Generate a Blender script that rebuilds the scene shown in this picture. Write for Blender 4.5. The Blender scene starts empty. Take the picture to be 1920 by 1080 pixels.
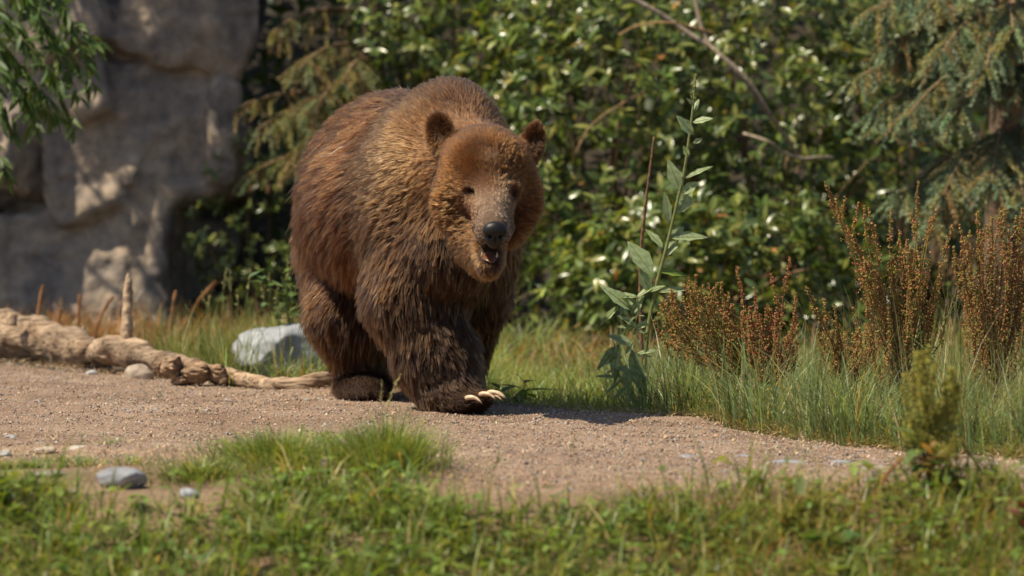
import bpy, math, random
import numpy as np
from mathutils import Vector, Matrix

# ------------------------------------------------------------------ camera, sky, sun, exposure
SC = bpy.context.scene
COL = SC.collection
FPX = 7420.0           # focal length in pixels of a 1920 wide picture
HC = 1.0               # camera height above the path
PITCH = math.atan(280.0 / FPX)

cam_d = bpy.data.cameras.new('camera')
cam = bpy.data.objects.new('camera', cam_d)
COL.objects.link(cam)
cam.location = (0, 0, HC)
cam.rotation_euler = (math.pi / 2 - PITCH, 0, 0)
cam_d.sensor_width = 36
cam_d.lens = FPX / 1920 * 36
cam_d.clip_start = 0.1
cam_d.clip_end = 2000
cam_d.dof.use_dof = True
cam_d.dof.focus_distance = 14.0
cam_d.dof.aperture_fstop = 2.5
SC.camera = cam

SUN = np.array((-0.48, -0.17, 0.86)); SUN /= np.linalg.norm(SUN)   # towards the sun
world = bpy.data.worlds.new('World'); SC.world = world
world.use_nodes = True
wn = world.node_tree.nodes; wl = world.node_tree.links
sky = wn.new('ShaderNodeTexSky'); sky.sky_type = 'NISHITA'; sky.sun_disc = False
sky.sun_elevation = math.asin(SUN[2]); sky.sun_rotation = math.atan2(SUN[0], SUN[1])
wn['Background'].inputs['Strength'].default_value = 0.085
wl.new(sky.outputs[0], wn['Background'].inputs['Color'])
sun_d = bpy.data.lights.new('sun', 'SUN'); sun_d.energy = 5.0; sun_d.angle = math.radians(0.5)
sun_d.color = (1.0, 0.89, 0.70)
sun = bpy.data.objects.new('sun', sun_d); COL.objects.link(sun)
sun.rotation_euler = Vector(SUN).to_track_quat('Z', 'Y').to_euler()
SC.view_settings.view_transform = 'Standard'
SC.view_settings.look = 'None'
SC.view_settings.exposure = 0.5
SC.cycles_curves.shape = 'RIBBONS'
SC.cycles.max_bounces = 8
SC.cycles.diffuse_bounces = 3
SC.cycles.glossy_bounces = 3
SC.cycles.transmission_bounces = 6
SC.cycles.use_denoising = True

# ------------------------------------------------------------------ helpers
rng = np.random.default_rng(11)
_f = np.array((0, math.cos(PITCH), -math.sin(PITCH)))
_u = np.array((0, math.sin(PITCH), math.cos(PITCH)))
def P(px, py, D):
    """point of the place seen at pixel (px, py) of the photograph, D metres down the view"""
    d = _f + np.array((1., 0, 0)) * (px - 960) / FPX + _u * (540 - py) / FPX
    return np.array((0, 0, HC)) + d * (D / d[1])

def nrm(v):
    v = np.asarray(v, float)
    return v / np.maximum(np.linalg.norm(v, axis=-1, keepdims=True), 1e-9)

def _hash(ix, iy, iz, seed):
    h = (ix.astype(np.int64) * 374761393 + iy.astype(np.int64) * 668265263 + iz.astype(np.int64) * 2147483647 + seed * 974711) & 0x7fffffff
    h = ((h ^ (h >> 13)) * 1274126177) & 0x7fffffff
    h = ((h ^ (h >> 15)) * 1911520717) & 0x7fffffff
    return ((h ^ (h >> 16)) & 0xffff) / 65535.0

def vnoise(p, seed=0):
    p = np.asarray(p, float)
    i = np.floor(p).astype(np.int64); f = p - i; f = f * f * (3 - 2 * f)
    r = 0
    for a in (0, 1):
        for b in (0, 1):
            for c in (0, 1):
                w = (f[:, 0] if a else 1 - f[:, 0]) * (f[:, 1] if b else 1 - f[:, 1]) * (f[:, 2] if c else 1 - f[:, 2])
                r = r + w * _hash(i[:, 0] + a, i[:, 1] + b, i[:, 2] + c, seed)
    return r * 2 - 1

def fbm(p, seed=0, octv=3):
    p = np.asarray(p, float); r = 0; a = 1.0
    for k in range(octv):
        r = r + a * vnoise(p * 2 ** k, seed + 17 * k); a *= .5
    return r

def mesh(name, V, F, mat=None, parent=None, col=None, smooth=False):
    """V (n,3), F (m,k) with k = 3 or 4; col (n,3) intrinsic tint per vertex"""
    V = np.ascontiguousarray(V, np.float32); F = np.ascontiguousarray(F, np.int32)
    me = bpy.data.meshes.new(name)
    m, k = F.shape
    me.vertices.add(len(V)); me.vertices.foreach_set('co', V.ravel())
    me.loops.add(m * k); me.loops.foreach_set('vertex_index', F.ravel())
    me.polygons.add(m)
    me.polygons.foreach_set('loop_start', np.arange(0, m * k, k, dtype=np.int32))
    me.polygons.foreach_set('loop_total', np.full(m, k, np.int32))
    me.polygons.foreach_set('use_smooth', np.full(m, smooth, bool))
    if col is not None:
        c = np.ones((len(V), 4), np.float32); c[:, :3] = col
        at = me.attributes.new('tint', 'FLOAT_COLOR', 'POINT'); at.data.foreach_set('color', c.ravel())
    me.update(); me.validate()
    if mat: me.materials.append(mat)
    return link(name, me, parent)

def link(name, me, parent=None):
    o = bpy.data.objects.new(name, me); COL.objects.link(o)
    if parent is not None: o.parent = parent
    return o

def tag(o, label=None, cat=None, group=None, kind=None):
    if label: o['label'] = label
    if cat: o['category'] = cat
    if group: o['group'] = group
    if kind: o['kind'] = kind
    return o

def thing(name, label, cat, loc=(0, 0, 0), group=None):
    o = bpy.data.objects.new(name, None); COL.objects.link(o)
    o.empty_display_size = .05
    o.location = loc
    return tag(o, label, cat, group)

def basis(d, up=None):
    """rotation matrices (n,3,3) whose columns are x = d, y = side, z = normal"""
    d = nrm(d)
    if up is None: up = np.tile((0, 0, 1.), (len(d), 1))
    s = np.cross(up, d); bad = np.linalg.norm(s, axis=1) < 1e-4
    s[bad] = (0, 1, 0); s = nrm(s); n = np.cross(d, s)
    return np.stack((d, s, n), axis=2)

def scatter(T, F, R, S, O, C, cj=0.0):
    """copies of a template (T verts, F faces) -> one V, F, col; R (n,3,3), S (n,) or (n,3), O (n,3), C (n,3)"""
    n, k = len(O), len(T)
    S = np.asarray(S, float)
    if S.ndim == 1: S = np.repeat(S[:, None], 3, 1)
    L = T[None] * S[:, None, :]
    V = np.einsum('nij,nkj->nki', R, L) + O[:, None, :]
    FF = F[None] + (np.arange(n) * k)[:, None, None]
    CC = np.repeat(C[:, None, :], k, 1)
    return V.reshape(-1, 3), FF.reshape(-1, F.shape[1]), CC.reshape(-1, 3)

def merge(parts):
    Vs, Fs, Cs, o = [], [], [], 0
    for V, F, C in parts:
        Vs.append(V); Fs.append(F + o); Cs.append(C); o += len(V)
    return np.concatenate(Vs), np.concatenate(Fs), np.concatenate(Cs)

def tube(pts, rad, n=7, c=(1, 1, 1), jit=0.0, seed=1):
    pts = np.asarray(pts, float); rad = np.broadcast_to(np.asarray(rad, float), (len(pts),))
    t = np.gradient(pts, axis=0); t = nrm(t)
    ref = np.array((0.31, 0.9, 0.2)); ref = ref / np.linalg.norm(ref)
    a = nrm(np.cross(t, ref)); b = np.cross(t, a)
    ang = np.arange(n) * 2 * math.pi / n
    V = pts[:, None] + rad[:, None, None] * (np.cos(ang)[None, :, None] * a[:, None] + np.sin(ang)[None, :, None] * b[:, None])
    V = V.reshape(-1, 3)
    if jit:
        V = V + jit * np.repeat(rad, n)[:, None] * fbm(V / max(rad.mean(), 1e-4) * .8, seed)[:, None] * nrm(V - np.repeat(pts, n, 0))
    i, j = np.meshgrid(np.arange(len(pts) - 1), np.arange(n), indexing='ij')
    q = np.stack((i * n + j, i * n + (j + 1) % n, (i + 1) * n + (j + 1) % n, (i + 1) * n + j), -1).reshape(-1, 4)
    m = len(V)
    V = np.concatenate((V, pts[:1], pts[-1:]))
    j = np.arange(n); j2 = (j + 1) % n; e = (len(pts) - 1) * n
    cap1 = np.stack((np.full(n, m), j2, j, j), -1); cap2 = np.stack((np.full(n, m + 1), e + j, e + j2, e + j2), -1)
    # caps as quads would repeat a vertex: split them over pairs when n is even
    caps = []
    for k in range(0, n - 1, 2):
        caps.append((m, (k + 2) % n, k + 1, k)); caps.append((m + 1, e + k, e + k + 1, e + (k + 2) % n))
    F = np.concatenate((q, np.array(caps, int)))
    return V, F, np.tile(np.asarray(c, float), (len(V), 1))

def bez(p0, p1, p2, n=8):
    t = np.linspace(0, 1, n)[:, None]
    return (1 - t) ** 2 * np.asarray(p0) + 2 * t * (1 - t) * np.asarray(p1) + t * t * np.asarray(p2)

def smooth_line(pts, n=40):
    """Catmull-Rom through pts (any number of columns)"""
    p = np.asarray(pts, float); p = np.concatenate((2 * p[:1] - p[1:2], p, 2 * p[-1:] - p[-2:-1]))
    s = np.linspace(0, len(p) - 3 - 1e-6, n); i = s.astype(int); t = (s - i)[:, None]
    a, b, c, d = p[i], p[i + 1], p[i + 2], p[i + 3]
    return .5 * (2 * b + (c - a) * t + (2 * a - 5 * b + 4 * c - d) * t ** 2 + (3 * b - a - 3 * c + d) * t ** 3)

def leaf_tmpl(w=.34, nseg=4, fold=.25, curl=.25, power=.9, wave=0.0):
    """unit leaf along x, folded along the midrib and curled; quads"""
    t = np.linspace(0, 1, nseg + 1)
    hw = w / 2 * np.sin(math.pi * np.clip(t, .02, .985) ** power)
    hw[0] = w * .05
    z = -curl * t ** 2
    V = []
    for k in range(nseg + 1):
        s = wave * (1 if k % 2 else -1)
        V += [(t[k], -hw[k] * (1 + s), z[k] + fold * hw[k]), (t[k], 0, z[k]), (t[k], hw[k] * (1 + s), z[k] + fold * hw[k])]
    F = []
    for k in range(nseg):
        a = 3 * k
        F += [(a, a + 3, a + 4, a + 1), (a + 1, a + 4, a + 5, a + 2)]
    return np.array(V), np.array(F)

def blades(xyz, h, w, lean, C, az=None, nseg=3, droop=1.0, r=rng):
    """grass blades: ribbons from root xyz, height h, width w, lean (0..1+)"""
    n = len(xyz)
    if az is None: az = r.uniform(0, 2 * math.pi, n)
    d = np.stack((np.cos(az), np.sin(az), np.zeros(n)), 1)
    tw = az + math.pi / 2 + r.normal(0, .5, n)
    s = np.stack((np.cos(tw), np.sin(tw), np.zeros(n)), 1)
    t = np.linspace(0, 1, nseg + 1)
    V = np.zeros((n, nseg + 1, 2, 3))
    for k, tt in enumerate(t):
        q = xyz + d * (h * lean * (.25 * tt + .75 * tt ** 2))[:, None]
        q[:, 2] += h * (tt - .45 * droop * np.minimum(lean, 1.4) * tt ** 2.4)
        ww = (w * (1 - tt ** 1.8) * .5 + w * .04)[:, None]
        V[:, k, 0] = q - s * ww; V[:, k, 1] = q + s * ww
    b = np.arange(n)[:, None] * (2 * (nseg + 1))
    F = np.stack([np.concatenate((b + 2 * k, b + 2 * k + 1, b + 2 * k + 3, b + 2 * k + 2), 1) for k in range(nseg)], 1)
    return V.reshape(-1, 3), F.reshape(-1, 4), np.repeat(C, 2 * (nseg + 1), 0)

def mixcol(n, cols, wts=None, jit=.15, r=rng):
    cols = np.array(cols, float)
    k = r.choice(len(cols), n, p=None if wts is None else np.array(wts) / np.sum(wts))
    return np.clip(cols[k] * r.normal(1, jit, (n, 1)) * r.normal(1, jit * .35, (n, 3)), .004, .9)

OCT = np.array(((1, 0, 0), (-1, 0, 0), (0, 1, 0), (0, -1, 0), (0, 0, 1), (0, 0, -1)), float)
OCTF = np.array(((0, 2, 4), (2, 1, 4), (1, 3, 4), (3, 0, 4), (2, 0, 5), (1, 2, 5), (3, 1, 5), (0, 3, 5)))

def rand_rot(n, r=rng):
    q = nrm(r.normal(size=(n, 4))); w, x, y, z = q.T
    return np.stack((np.stack((1 - 2 * (y * y + z * z), 2 * (x * y - z * w), 2 * (x * z + y * w)), 1),
                     np.stack((2 * (x * y + z * w), 1 - 2 * (x * x + z * z), 2 * (y * z - x * w)), 1),
                     np.stack((2 * (x * z - y * w), 2 * (y * z + x * w), 1 - 2 * (x * x + y * y)), 1)), 1)

# ------------------------------------------------------------------ signed distance modelling
def sd_cone(p, a, b, ra, rb):
    ab = b - a; t = np.clip(((p - a) @ ab) / (ab @ ab), 0, 1)
    return np.linalg.norm(p - a - t[..., None] * ab, axis=-1) - (ra + (rb - ra) * t)
def sd_ell(p, c, r, R):
    q = (p - c) @ R
    k0 = np.linalg.norm(q / r, axis=-1); k1 = np.linalg.norm(q / (r * r), axis=-1)
    return k0 * (k0 - 1) / np.maximum(k1, 1e-6)
def smin(a, b, k):
    h = np.maximum(k - np.abs(a - b), 0) / k
    return np.minimum(a, b) - h * h * k * .25

def surface_nets(f, org, h):
    s = f < 0
    nx, ny, nz = f.shape
    acc = np.zeros((nx - 1, ny - 1, nz - 1, 3), np.float32); cnt = np.zeros((nx - 1, ny - 1, nz - 1), np.float32)
    def sub(a, dx, dy, dz): return a[dx:nx - 1 + dx, dy:ny - 1 + dy, dz:nz - 1 + dz]
    for ax in range(3):
        for u in (0, 1):
            for v in (0, 1):
                o = [u, v]; o.insert(ax, 0); e = list(o); e[ax] = 1
                f0, f1 = sub(f, *o), sub(f, *e)
                m = (f0 < 0) != (f1 < 0)
                t = np.where(m, f0 / np.where(m, f0 - f1, 1), 0)
                for k in range(3):
                    acc[..., k] += m * (o[k] + (t if k == ax else 0))
                cnt += m
    act = cnt > 0
    idx = np.full(act.shape, -1, np.int64); idx[act] = np.arange(act.sum())
    ijk = np.argwhere(act)
    V = (ijk + acc[act] / cnt[act][:, None]) * h + org
    F = []
    for ax in range(3):
        a1, a2 = [(1, 2), (2, 0), (0, 1)][ax]
        sl0 = [slice(1, -1)] * 3; sl1 = [slice(1, -1)] * 3
        sl0[ax] = slice(0, -1); sl1[ax] = slice(1, None)
        m0, m1 = s[tuple(sl0)], s[tuple(sl1)]
        for flip, mm in ((False, m0 & ~m1), (True, ~m0 & m1)):
            e = np.argwhere(mm)
            if not len(e): continue
            e[:, a1] += 1; e[:, a2] += 1
            c = []
            for du, dv in ((0, 0), (-1, 0), (-1, -1), (0, -1)):
                q = e.copy(); q[:, a1] += du; q[:, a2] += dv
                c.append(idx[q[:, 0], q[:, 1], q[:, 2]])
            c = np.stack(c, 1)
            F.append(c[:, ::-1] if flip else c)
    F = np.concatenate(F)
    return V, F[(F >= 0).all(1)]

def grid_pts(lo, hi, h):
    ax = [np.arange(lo[k], hi[k] + h, h) for k in range(3)]
    return np.stack(np.meshgrid(*ax, indexing='ij'), -1), np.array([a[0] for a in ax])

# ------------------------------------------------------------------ materials
def new_mat(name):
    m = bpy.data.materials.new(name); m.use_nodes = True
    nt = m.node_tree; b = nt.nodes['Principled BSDF']
    return m, nt, b
def N(nt, t, **kw):
    n = nt.nodes.new(t)
    for k, v in kw.items():
        if k in n.inputs: n.inputs[k].default_value = v
        else: setattr(n, k, v)
    return n
def ramp(nt, fac, stops):
    r = nt.nodes.new('ShaderNodeValToRGB'); e = r.color_ramp.elements
    while len(e) < len(stops): e.new(.5)
    for k, (p, c) in enumerate(stops):
        e[k].position = p; e[k].color = (*c, 1) if len(c) == 3 else c
    nt.links.new(fac, r.inputs[0]); return r.outputs[0]
def coords(nt): return N(nt, 'ShaderNodeTexCoord').outputs['Object']
def bump(nt, b, h, strength=.5, dist=.01):
    bp = N(nt, 'ShaderNodeBump'); bp.inputs['Strength'].default_value = strength; bp.inputs['Distance'].default_value = dist
    nt.links.new(h, bp.inputs['Height']); nt.links.new(bp.outputs[0], b.inputs['Normal']); return bp

def mul(nt, a, b, fac=1.0):
    m = N(nt, 'ShaderNodeMix', data_type='RGBA', blend_type='MULTIPLY'); m.inputs[0].default_value = fac
    nt.links.new(a, m.inputs[6]); nt.links.new(b, m.inputs[7]); return m.outputs[2]

def foliage_mat(name, rough=.45, transl=.3, spec=.5, noise=60.):
    m, nt, b = new_mat(name)
    at = N(nt, 'ShaderNodeAttribute', attribute_name='tint')
    nz = N(nt, 'ShaderNodeTexNoise'); nz.inputs['Scale'].default_value = noise; nz.inputs['Detail'].default_value = 3
    nt.links.new(coords(nt), nz.inputs['Vector'])
    c = mul(nt, at.outputs['Color'], ramp(nt, nz.outputs[0], [(.3, (.72, .74, .6)), (.7, (1.2, 1.15, 1.1))]))
    nt.links.new(c, b.inputs['Base Color'])
    b.inputs['Roughness'].default_value = rough; b.inputs['Specular IOR Level'].default_value = spec
    tr = N(nt, 'ShaderNodeBsdfTranslucent'); mx = N(nt, 'ShaderNodeMixShader'); mx.inputs[0].default_value = transl
    yel = N(nt, 'ShaderNodeMix', data_type='RGBA', blend_type='MULTIPLY'); yel.inputs[0].default_value = 1
    nt.links.new(c, yel.inputs[6]); yel.inputs[7].default_value = (1.5, 1.35, .6, 1)
    nt.links.new(yel.outputs[2], tr.inputs[0])
    nt.links.new(b.outputs[0], mx.inputs[1]); nt.links.new(tr.outputs[0], mx.inputs[2])
    nt.links.new(mx.outputs[0], nt.nodes['Material Output'].inputs['Surface'])
    return m

def tint_mat(name, rough=.8, spec=.3, scale=30., lo=.65, hi=1.25, bdist=.004, bs=.5):
    m, nt, b = new_mat(name)
    at = N(nt, 'ShaderNodeAttribute', attribute_name='tint')
    nz = N(nt, 'ShaderNodeTexNoise'); nz.inputs['Scale'].default_value = scale; nz.inputs['Detail'].default_value = 6
    nt.links.new(coords(nt), nz.inputs['Vector'])
    c = mul(nt, at.outputs['Color'], ramp(nt, nz.outputs[0], [(.3, (lo,) * 3), (.7, (hi,) * 3)]))
    nt.links.new(c, b.inputs['Base Color']); b.inputs['Roughness'].default_value = rough
    b.inputs['Specular IOR Level'].default_value = spec
    if bdist: bump(nt, b, nz.outputs[0], bs, bdist)
    return m

M_LEAF = foliage_mat('glossy_leaf', .28, .36, .55)
M_SOFT = foliage_mat('soft_leaf', .5, .35, .3)
M_GRASS = foliage_mat('grass_blade', .42, .38, .4)
M_NEEDLE = foliage_mat('needle', .5, .2, .3)
M_SEED = foliage_mat('seed_husk', .7, .25, .2, 120.)
M_BARK = tint_mat('bark', .9, .2, 40, .5, 1.3, .01, .8)
M_STONE = tint_mat('stone', .75, .35, 22, .7, 1.2, .004, .6)
M_PEBBLE = tint_mat('gravel', .9, .2, 80, .8, 1.15, 0)
M_LITTER = tint_mat('straw', .8, .2, 80, .8, 1.15, 0)

# ------------------------------------------------------------------ ground
FAR = np.array(((-4.5, 18.6), (-2.2, 17.3), (-1.4, 16.5), (-.7, 15.6), (0, 14.75), (.64, 14.1), (.95, 13.3), (1.55, 12.4), (3.5, 11.8), (5, 11.4)))
NEAR = np.array(((-4.5, 13.2), (-1.7, 12.6), (-.9, 12.1), (-.3, 11.6), (0, 11.35), (1.5, 10.9), (3.5, 10.2), (5, 9.8)))
def yfar(x): return np.interp(x, FAR[:, 0], FAR[:, 1])
def ynear(x): return np.interp(x, NEAR[:, 0], NEAR[:, 1])
def gz(x, y):
    x = np.asarray(x, float); y = np.asarray(y, float)
    sh = x.shape; q = np.stack((x.ravel(), y.ravel(), 0 * x.ravel()), 1)
    z = .018 * fbm(q * .9, 3, 2) + .006 * fbm(q * 5, 5, 2)
    hill = np.clip((q[:, 1] - 21.5) / 6, 0, 1); z = z + 3.6 * hill ** 1.2
    z = z - .11 * np.clip((q[:, 1] - yfar(q[:, 0]) - .05) / .45, 0, 1) * np.clip((q[:, 0] + .25) / .25, 0, 1) * np.clip((19 - q[:, 1]) / 2, 0, 1)
    z = z - .32 * np.clip(11.12 + .05 * fbm(q * 1.7, 6, 2) - q[:, 1], 0, 2.2)
    return z.reshape(sh)
def gp(x, y): return np.stack((x, y, gz(x, y)), -1)

def axis(lo, hi, h, far):
    a = np.arange(lo, hi + h / 2, h); g = [];  s = h
    v = hi
    while v < far: s *= 1.5; v += s; g.append(v)
    g = np.array(g); b = lo - (g - hi)
    return np.concatenate((b[::-1], a, g))
xs = axis(-3.2, 3.2, .04, 420); ys = axis(8, 20, .04, 420)
X, Y = np.meshgrid(xs, ys, indexing='ij')
Z = gz(X, Y); nX, nY = X.shape
ii, jj = np.meshgrid(np.arange(nX - 1), np.arange(nY - 1), indexing='ij')
GF = np.stack((ii * nY + jj, (ii + 1) * nY + jj, (ii + 1) * nY + jj + 1, ii * nY + jj + 1), -1).reshape(-1, 4)
m, nt, b = new_mat('soil')
co = coords(nt)
n1 = N(nt, 'ShaderNodeTexNoise'); n1.inputs['Scale'].default_value = 2.2; n1.inputs['Detail'].default_value = 6; nt.links.new(co, n1.inputs['Vector'])
n2 = N(nt, 'ShaderNodeTexNoise'); n2.inputs['Scale'].default_value = 70; n2.inputs['Detail'].default_value = 5; nt.links.new(co, n2.inputs['Vector'])
c1 = ramp(nt, n1.outputs[0], [(.3, (.13, .08, .045)), (.55, (.22, .145, .09)), (.75, (.17, .12, .06))])
c2 = ramp(nt, n2.outputs[0], [(.3, (.6, .6, .6)), (.7, (1.3, 1.25, 1.2))])
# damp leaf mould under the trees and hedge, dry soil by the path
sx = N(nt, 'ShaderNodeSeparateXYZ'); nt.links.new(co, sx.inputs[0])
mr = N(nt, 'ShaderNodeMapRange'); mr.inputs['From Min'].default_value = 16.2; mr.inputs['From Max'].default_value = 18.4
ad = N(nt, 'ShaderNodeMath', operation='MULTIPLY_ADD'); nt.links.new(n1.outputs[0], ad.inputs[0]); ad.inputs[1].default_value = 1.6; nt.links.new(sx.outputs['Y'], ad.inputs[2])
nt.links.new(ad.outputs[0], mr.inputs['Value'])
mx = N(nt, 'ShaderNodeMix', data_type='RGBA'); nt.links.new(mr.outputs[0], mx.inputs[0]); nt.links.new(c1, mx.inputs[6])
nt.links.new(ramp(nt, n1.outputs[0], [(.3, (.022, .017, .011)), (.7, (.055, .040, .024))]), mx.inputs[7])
nt.links.new(mul(nt, mx.outputs[2], c2), b.inputs['Base Color']); b.inputs['Roughness'].default_value = .95
bump(nt, b, n2.outputs[0], .8, .01)
tag(mesh('ground', np.stack((X, Y, Z), -1).reshape(-1, 3), GF, m, smooth=True), kind='structure')

# the gravel path: its own sheet, dipping under the soil at its ragged edges
px_ = np.arange(-4.2, 4.2, .03); t_ = np.linspace(0, 1, 190)
X, T = np.meshgrid(px_, t_, indexing='ij')
Y = (ynear(X) - .5) + T * (yfar(X) - ynear(X) + .8)
q = np.stack((X.ravel(), Y.ravel(), 0 * X.ravel()), 1)
ed = np.minimum(Y - ynear(X), yfar(X) - Y).ravel()
lift = .014 * np.clip((ed + .18 * fbm(q * 2.2, 8, 3)) / .12, -1.6, 1) + .004 * fbm(q * 14, 9, 3)
Zp = (gz(X, Y).ravel() + lift)
nX, nY = X.shape
ii, jj = np.meshgrid(np.arange(nX - 1), np.arange(nY - 1), indexing='ij')
PF = np.stack((ii * nY + jj, (ii + 1) * nY + jj, (ii + 1) * nY + jj + 1, ii * nY + jj + 1), -1).reshape(-1, 4)
m, nt, b = new_mat('gravel_path')
co = coords(nt)
n1 = N(nt, 'ShaderNodeTexNoise'); n1.inputs['Scale'].default_value = 1.7; n1.inputs['Detail'].default_value = 7; nt.links.new(co, n1.inputs['Vector'])
vo = N(nt, 'ShaderNodeTexVoronoi'); vo.inputs['Scale'].default_value = 110; nt.links.new(co, vo.inputs['Vector'])
n2 = N(nt, 'ShaderNodeTexNoise'); n2.inputs['Scale'].default_value = 160; n2.inputs['Detail'].default_value = 4; nt.links.new(co, n2.inputs['Vector'])
c1 = ramp(nt, n1.outputs[0], [(.28, (.165, .102, .062)), (.5, (.24, .163, .110)), (.72, (.295, .212, .152))])
c2 = ramp(nt, vo.outputs['Color'], [(.0, (.55, .53, .52)), (.5, (1, 1, 1)), (1., (1.35, 1.3, 1.25))])
c3 = ramp(nt, n2.outputs[0], [(.3, (.7, .68, .66)), (.7, (1.2, 1.2, 1.2))])
nt.links.new(mul(nt, mul(nt, c1, c2), c3), b.inputs['Base Color']); b.inputs['Roughness'].default_value = .95
bump(nt, b, vo.outputs['Distance'], .9, .006)
tag(mesh('gravel_path', np.stack((X.ravel(), Y.ravel(), Zp), 1), PF, m, smooth=True), kind='structure')
# ------------------------------------------------------------------ stones, rock, driftwood
def ico(sub):
    t = (1 + 5 ** .5) / 2
    V = nrm(np.array([(-1, t, 0), (1, t, 0), (-1, -t, 0), (1, -t, 0), (0, -1, t), (0, 1, t), (0, -1, -t), (0, 1, -t), (t, 0, -1), (t, 0, 1), (-t, 0, -1), (-t, 0, 1)], float))
    F = [(0, 11, 5), (0, 5, 1), (0, 1, 7), (0, 7, 10), (0, 10, 11), (1, 5, 9), (5, 11, 4), (11, 10, 2), (10, 7, 6), (7, 1, 8), (3, 9, 4), (3, 4, 2), (3, 2, 6), (3, 6, 8), (3, 8, 9), (4, 9, 5), (2, 4, 11), (6, 2, 10), (8, 6, 7), (9, 8, 1)]
    V = list(map(tuple, V))
    for _ in range(sub):
        c = {}; G = []
        def mid(a, b):
            k = (min(a, b), max(a, b))
            if k not in c:
                m = np.array(V[a]) + np.array(V[b]); V.append(tuple(m / np.linalg.norm(m))); c[k] = len(V) - 1
            return c[k]
        for a, b, d in F:
            x, y, z = mid(a, b), mid(b, d), mid(d, a)
            G += [(a, x, z), (b, y, x), (d, z, y), (x, y, z)]
        F = G
    return np.array(V), np.array(F)
ICO3 = ico(3); ICO2 = ico(2)
def stone(name, label, px, py, D, dims, col, seed, cuts=7, group=None, cat='stone', rot=0., big=False):
    """stone whose foot stands on the ground under pixel column px at distance D; dims = full width, depth, height"""
    V, F = ico(4) if big else ICO3
    r = np.random.default_rng(seed); V = V.copy()
    for k in range(cuts):
        n = nrm(r.normal(size=3) + (0, 0, .25)); o = r.uniform(.62, .9)
        d = V @ n - o; V -= np.maximum(d, 0)[:, None] * n * .92
    V *= (1 + .10 * fbm(V * 1.6 + seed, seed, 4))[:, None]
    V += .02 * np.stack([fbm(V * 7, seed + s, 2) for s in (1, 2, 3)], 1)
    V *= np.array(dims) / 2
    c, s = math.cos(rot), math.sin(rot); V = V @ np.array(((c, s, 0), (-s, c, 0), (0, 0, 1)))
    p = P(px, py, D); p[2] = gz(np.array([p[0]]), np.array([p[1]]))[0] + dims[2] * .26
    C = .72 * np.array(col) * (1 + .18 * fbm(V / max(dims) * 5, seed + 9, 3))[:, None]
    o = mesh(name, V, F, M_STONE, None, np.clip(C, .01, .9), smooth=True)
    o.location = p
    return tag(o, label, cat, group)

stone('boulder', 'large pale blue-grey boulder half sunk in grass behind the log', 516, 690, 16.9, (.46, .36, .32), (.38, .395, .42), 4, 9, cat='boulder', big=True)
stone('stone', 'smooth blue-grey stone with a flat facet lying on bare soil', 228, 925, 11.45, (.160, .12, .075), (.30, .31, .34), 12, 5)
stone('stone', 'small round brown-grey stone at the foot of the grass tuft', 616, 905, 11.75, (.055, .05, .07), (.20, .165, .15), 13, 5)
for k, (x, y, w, h, c, lab) in enumerate(((85, 850, .085, .03, (.52, .43, .34), 'cream flat stone pressed into the soil behind the sparse tufts'), (148, 849, .07, .03, (.55, .48, .4), 'palest flat stone pressed into the soil beside the cream one'), (20, 828, .05, .03, (.36, .37, .39), 'small blue-grey stone where soil meets open gravel'), (78, 838, .07, .025, (.38, .33, .3), 'brownish flat stone just behind the cream flat stone'), (130, 915, .06, .02, (.5, .4, .3), 'tan sliver of stone beside the smooth blue-grey stone'), (95, 895, .09, .025, (.33, .29, .27), 'flat dull brown-grey stone sunk in bare soil before the tufts'), (12, 852, .045, .03, (.5, .5, .5), 'small white-grey stone among the sparse tufts'))):
    stone('stone', lab, x, y, FPX / (y - 258), (w, w * .8, h), c, 20 + k, 5, group='pale stones in the soil')
for k, (x, y, w, h, lab) in enumerate(((1290, 858, .075, .028, 'flat slate-grey stone set flush in the open gravel below the leafy weed'), (1395, 859, .085, .025, 'thin slate-grey stone touching the longest flat stone in the gravel'), (1475, 866, .12, .03, 'longest flat slate-grey stone set flush in the gravel path'), (1575, 867, .075, .03, 'dark slate-grey stone in the gravel before the tall grass'), (1135, 862, .04, .02, 'tiny grey stone alone in the middle of the gravel path'), (1640, 884, .09, .028, 'tan flat stone in the gravel beside the young foreground dock'), (1700, 889, .08, .022, 'tan flat stone in the gravel behind the young foreground dock'))):
    stone('stone', lab, x, y, FPX / (y - 260), (w, w * .7, h), (.34, .345, .36) if k < 5 else (.42, .36, .31), 40 + k, 5, group='flat stones set flush in the gravel path')
stone('stone', 'small rounded tan stone at the edge of the tall grass', 1508, 815, 13.3, (.042, .04, .055), (.48, .36, .26), 51, 5)
stone('stone', 'pinkish white stone under the tall leafy weed', 1240, 778, 14.45, (.085, .07, .07), (.55, .46, .42), 52, 6)
stone('stone', 'whitish wedge of stone between leafy weed and dry stalks', 1275, 776, 14.55, (.055, .05, .06), (.60, .54, .50), 53, 6)
stone('stone', 'white stone showing beneath the rusty dock plant', 1392, 768, 14.7, (.075, .06, .05), (.62, .60, .58), 54, 6)
stone('stone', 'small grey-white stone in front of the thick log', 172, 690, 16.6, (.06, .05, .045), (.48, .46, .45), 55, 6)
stone('stone', 'tan half-buried stone leaning on the log beneath the upright stub', 258, 700, 16.35, (.14, .11, .10), (.50, .40, .30), 56, 6)
stone('stone', 'blue-white pebble under the end of the foreground grass', 355, 945, 11.2, (.06, .05, .04), (.42, .44, .48), 57, 6)
stone('stone', 'small white stone chip on soil beside the big grass tuft', 712, 918, 11.6, (.028, .025, .02), (.6, .56, .52), 58, 6)

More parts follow.
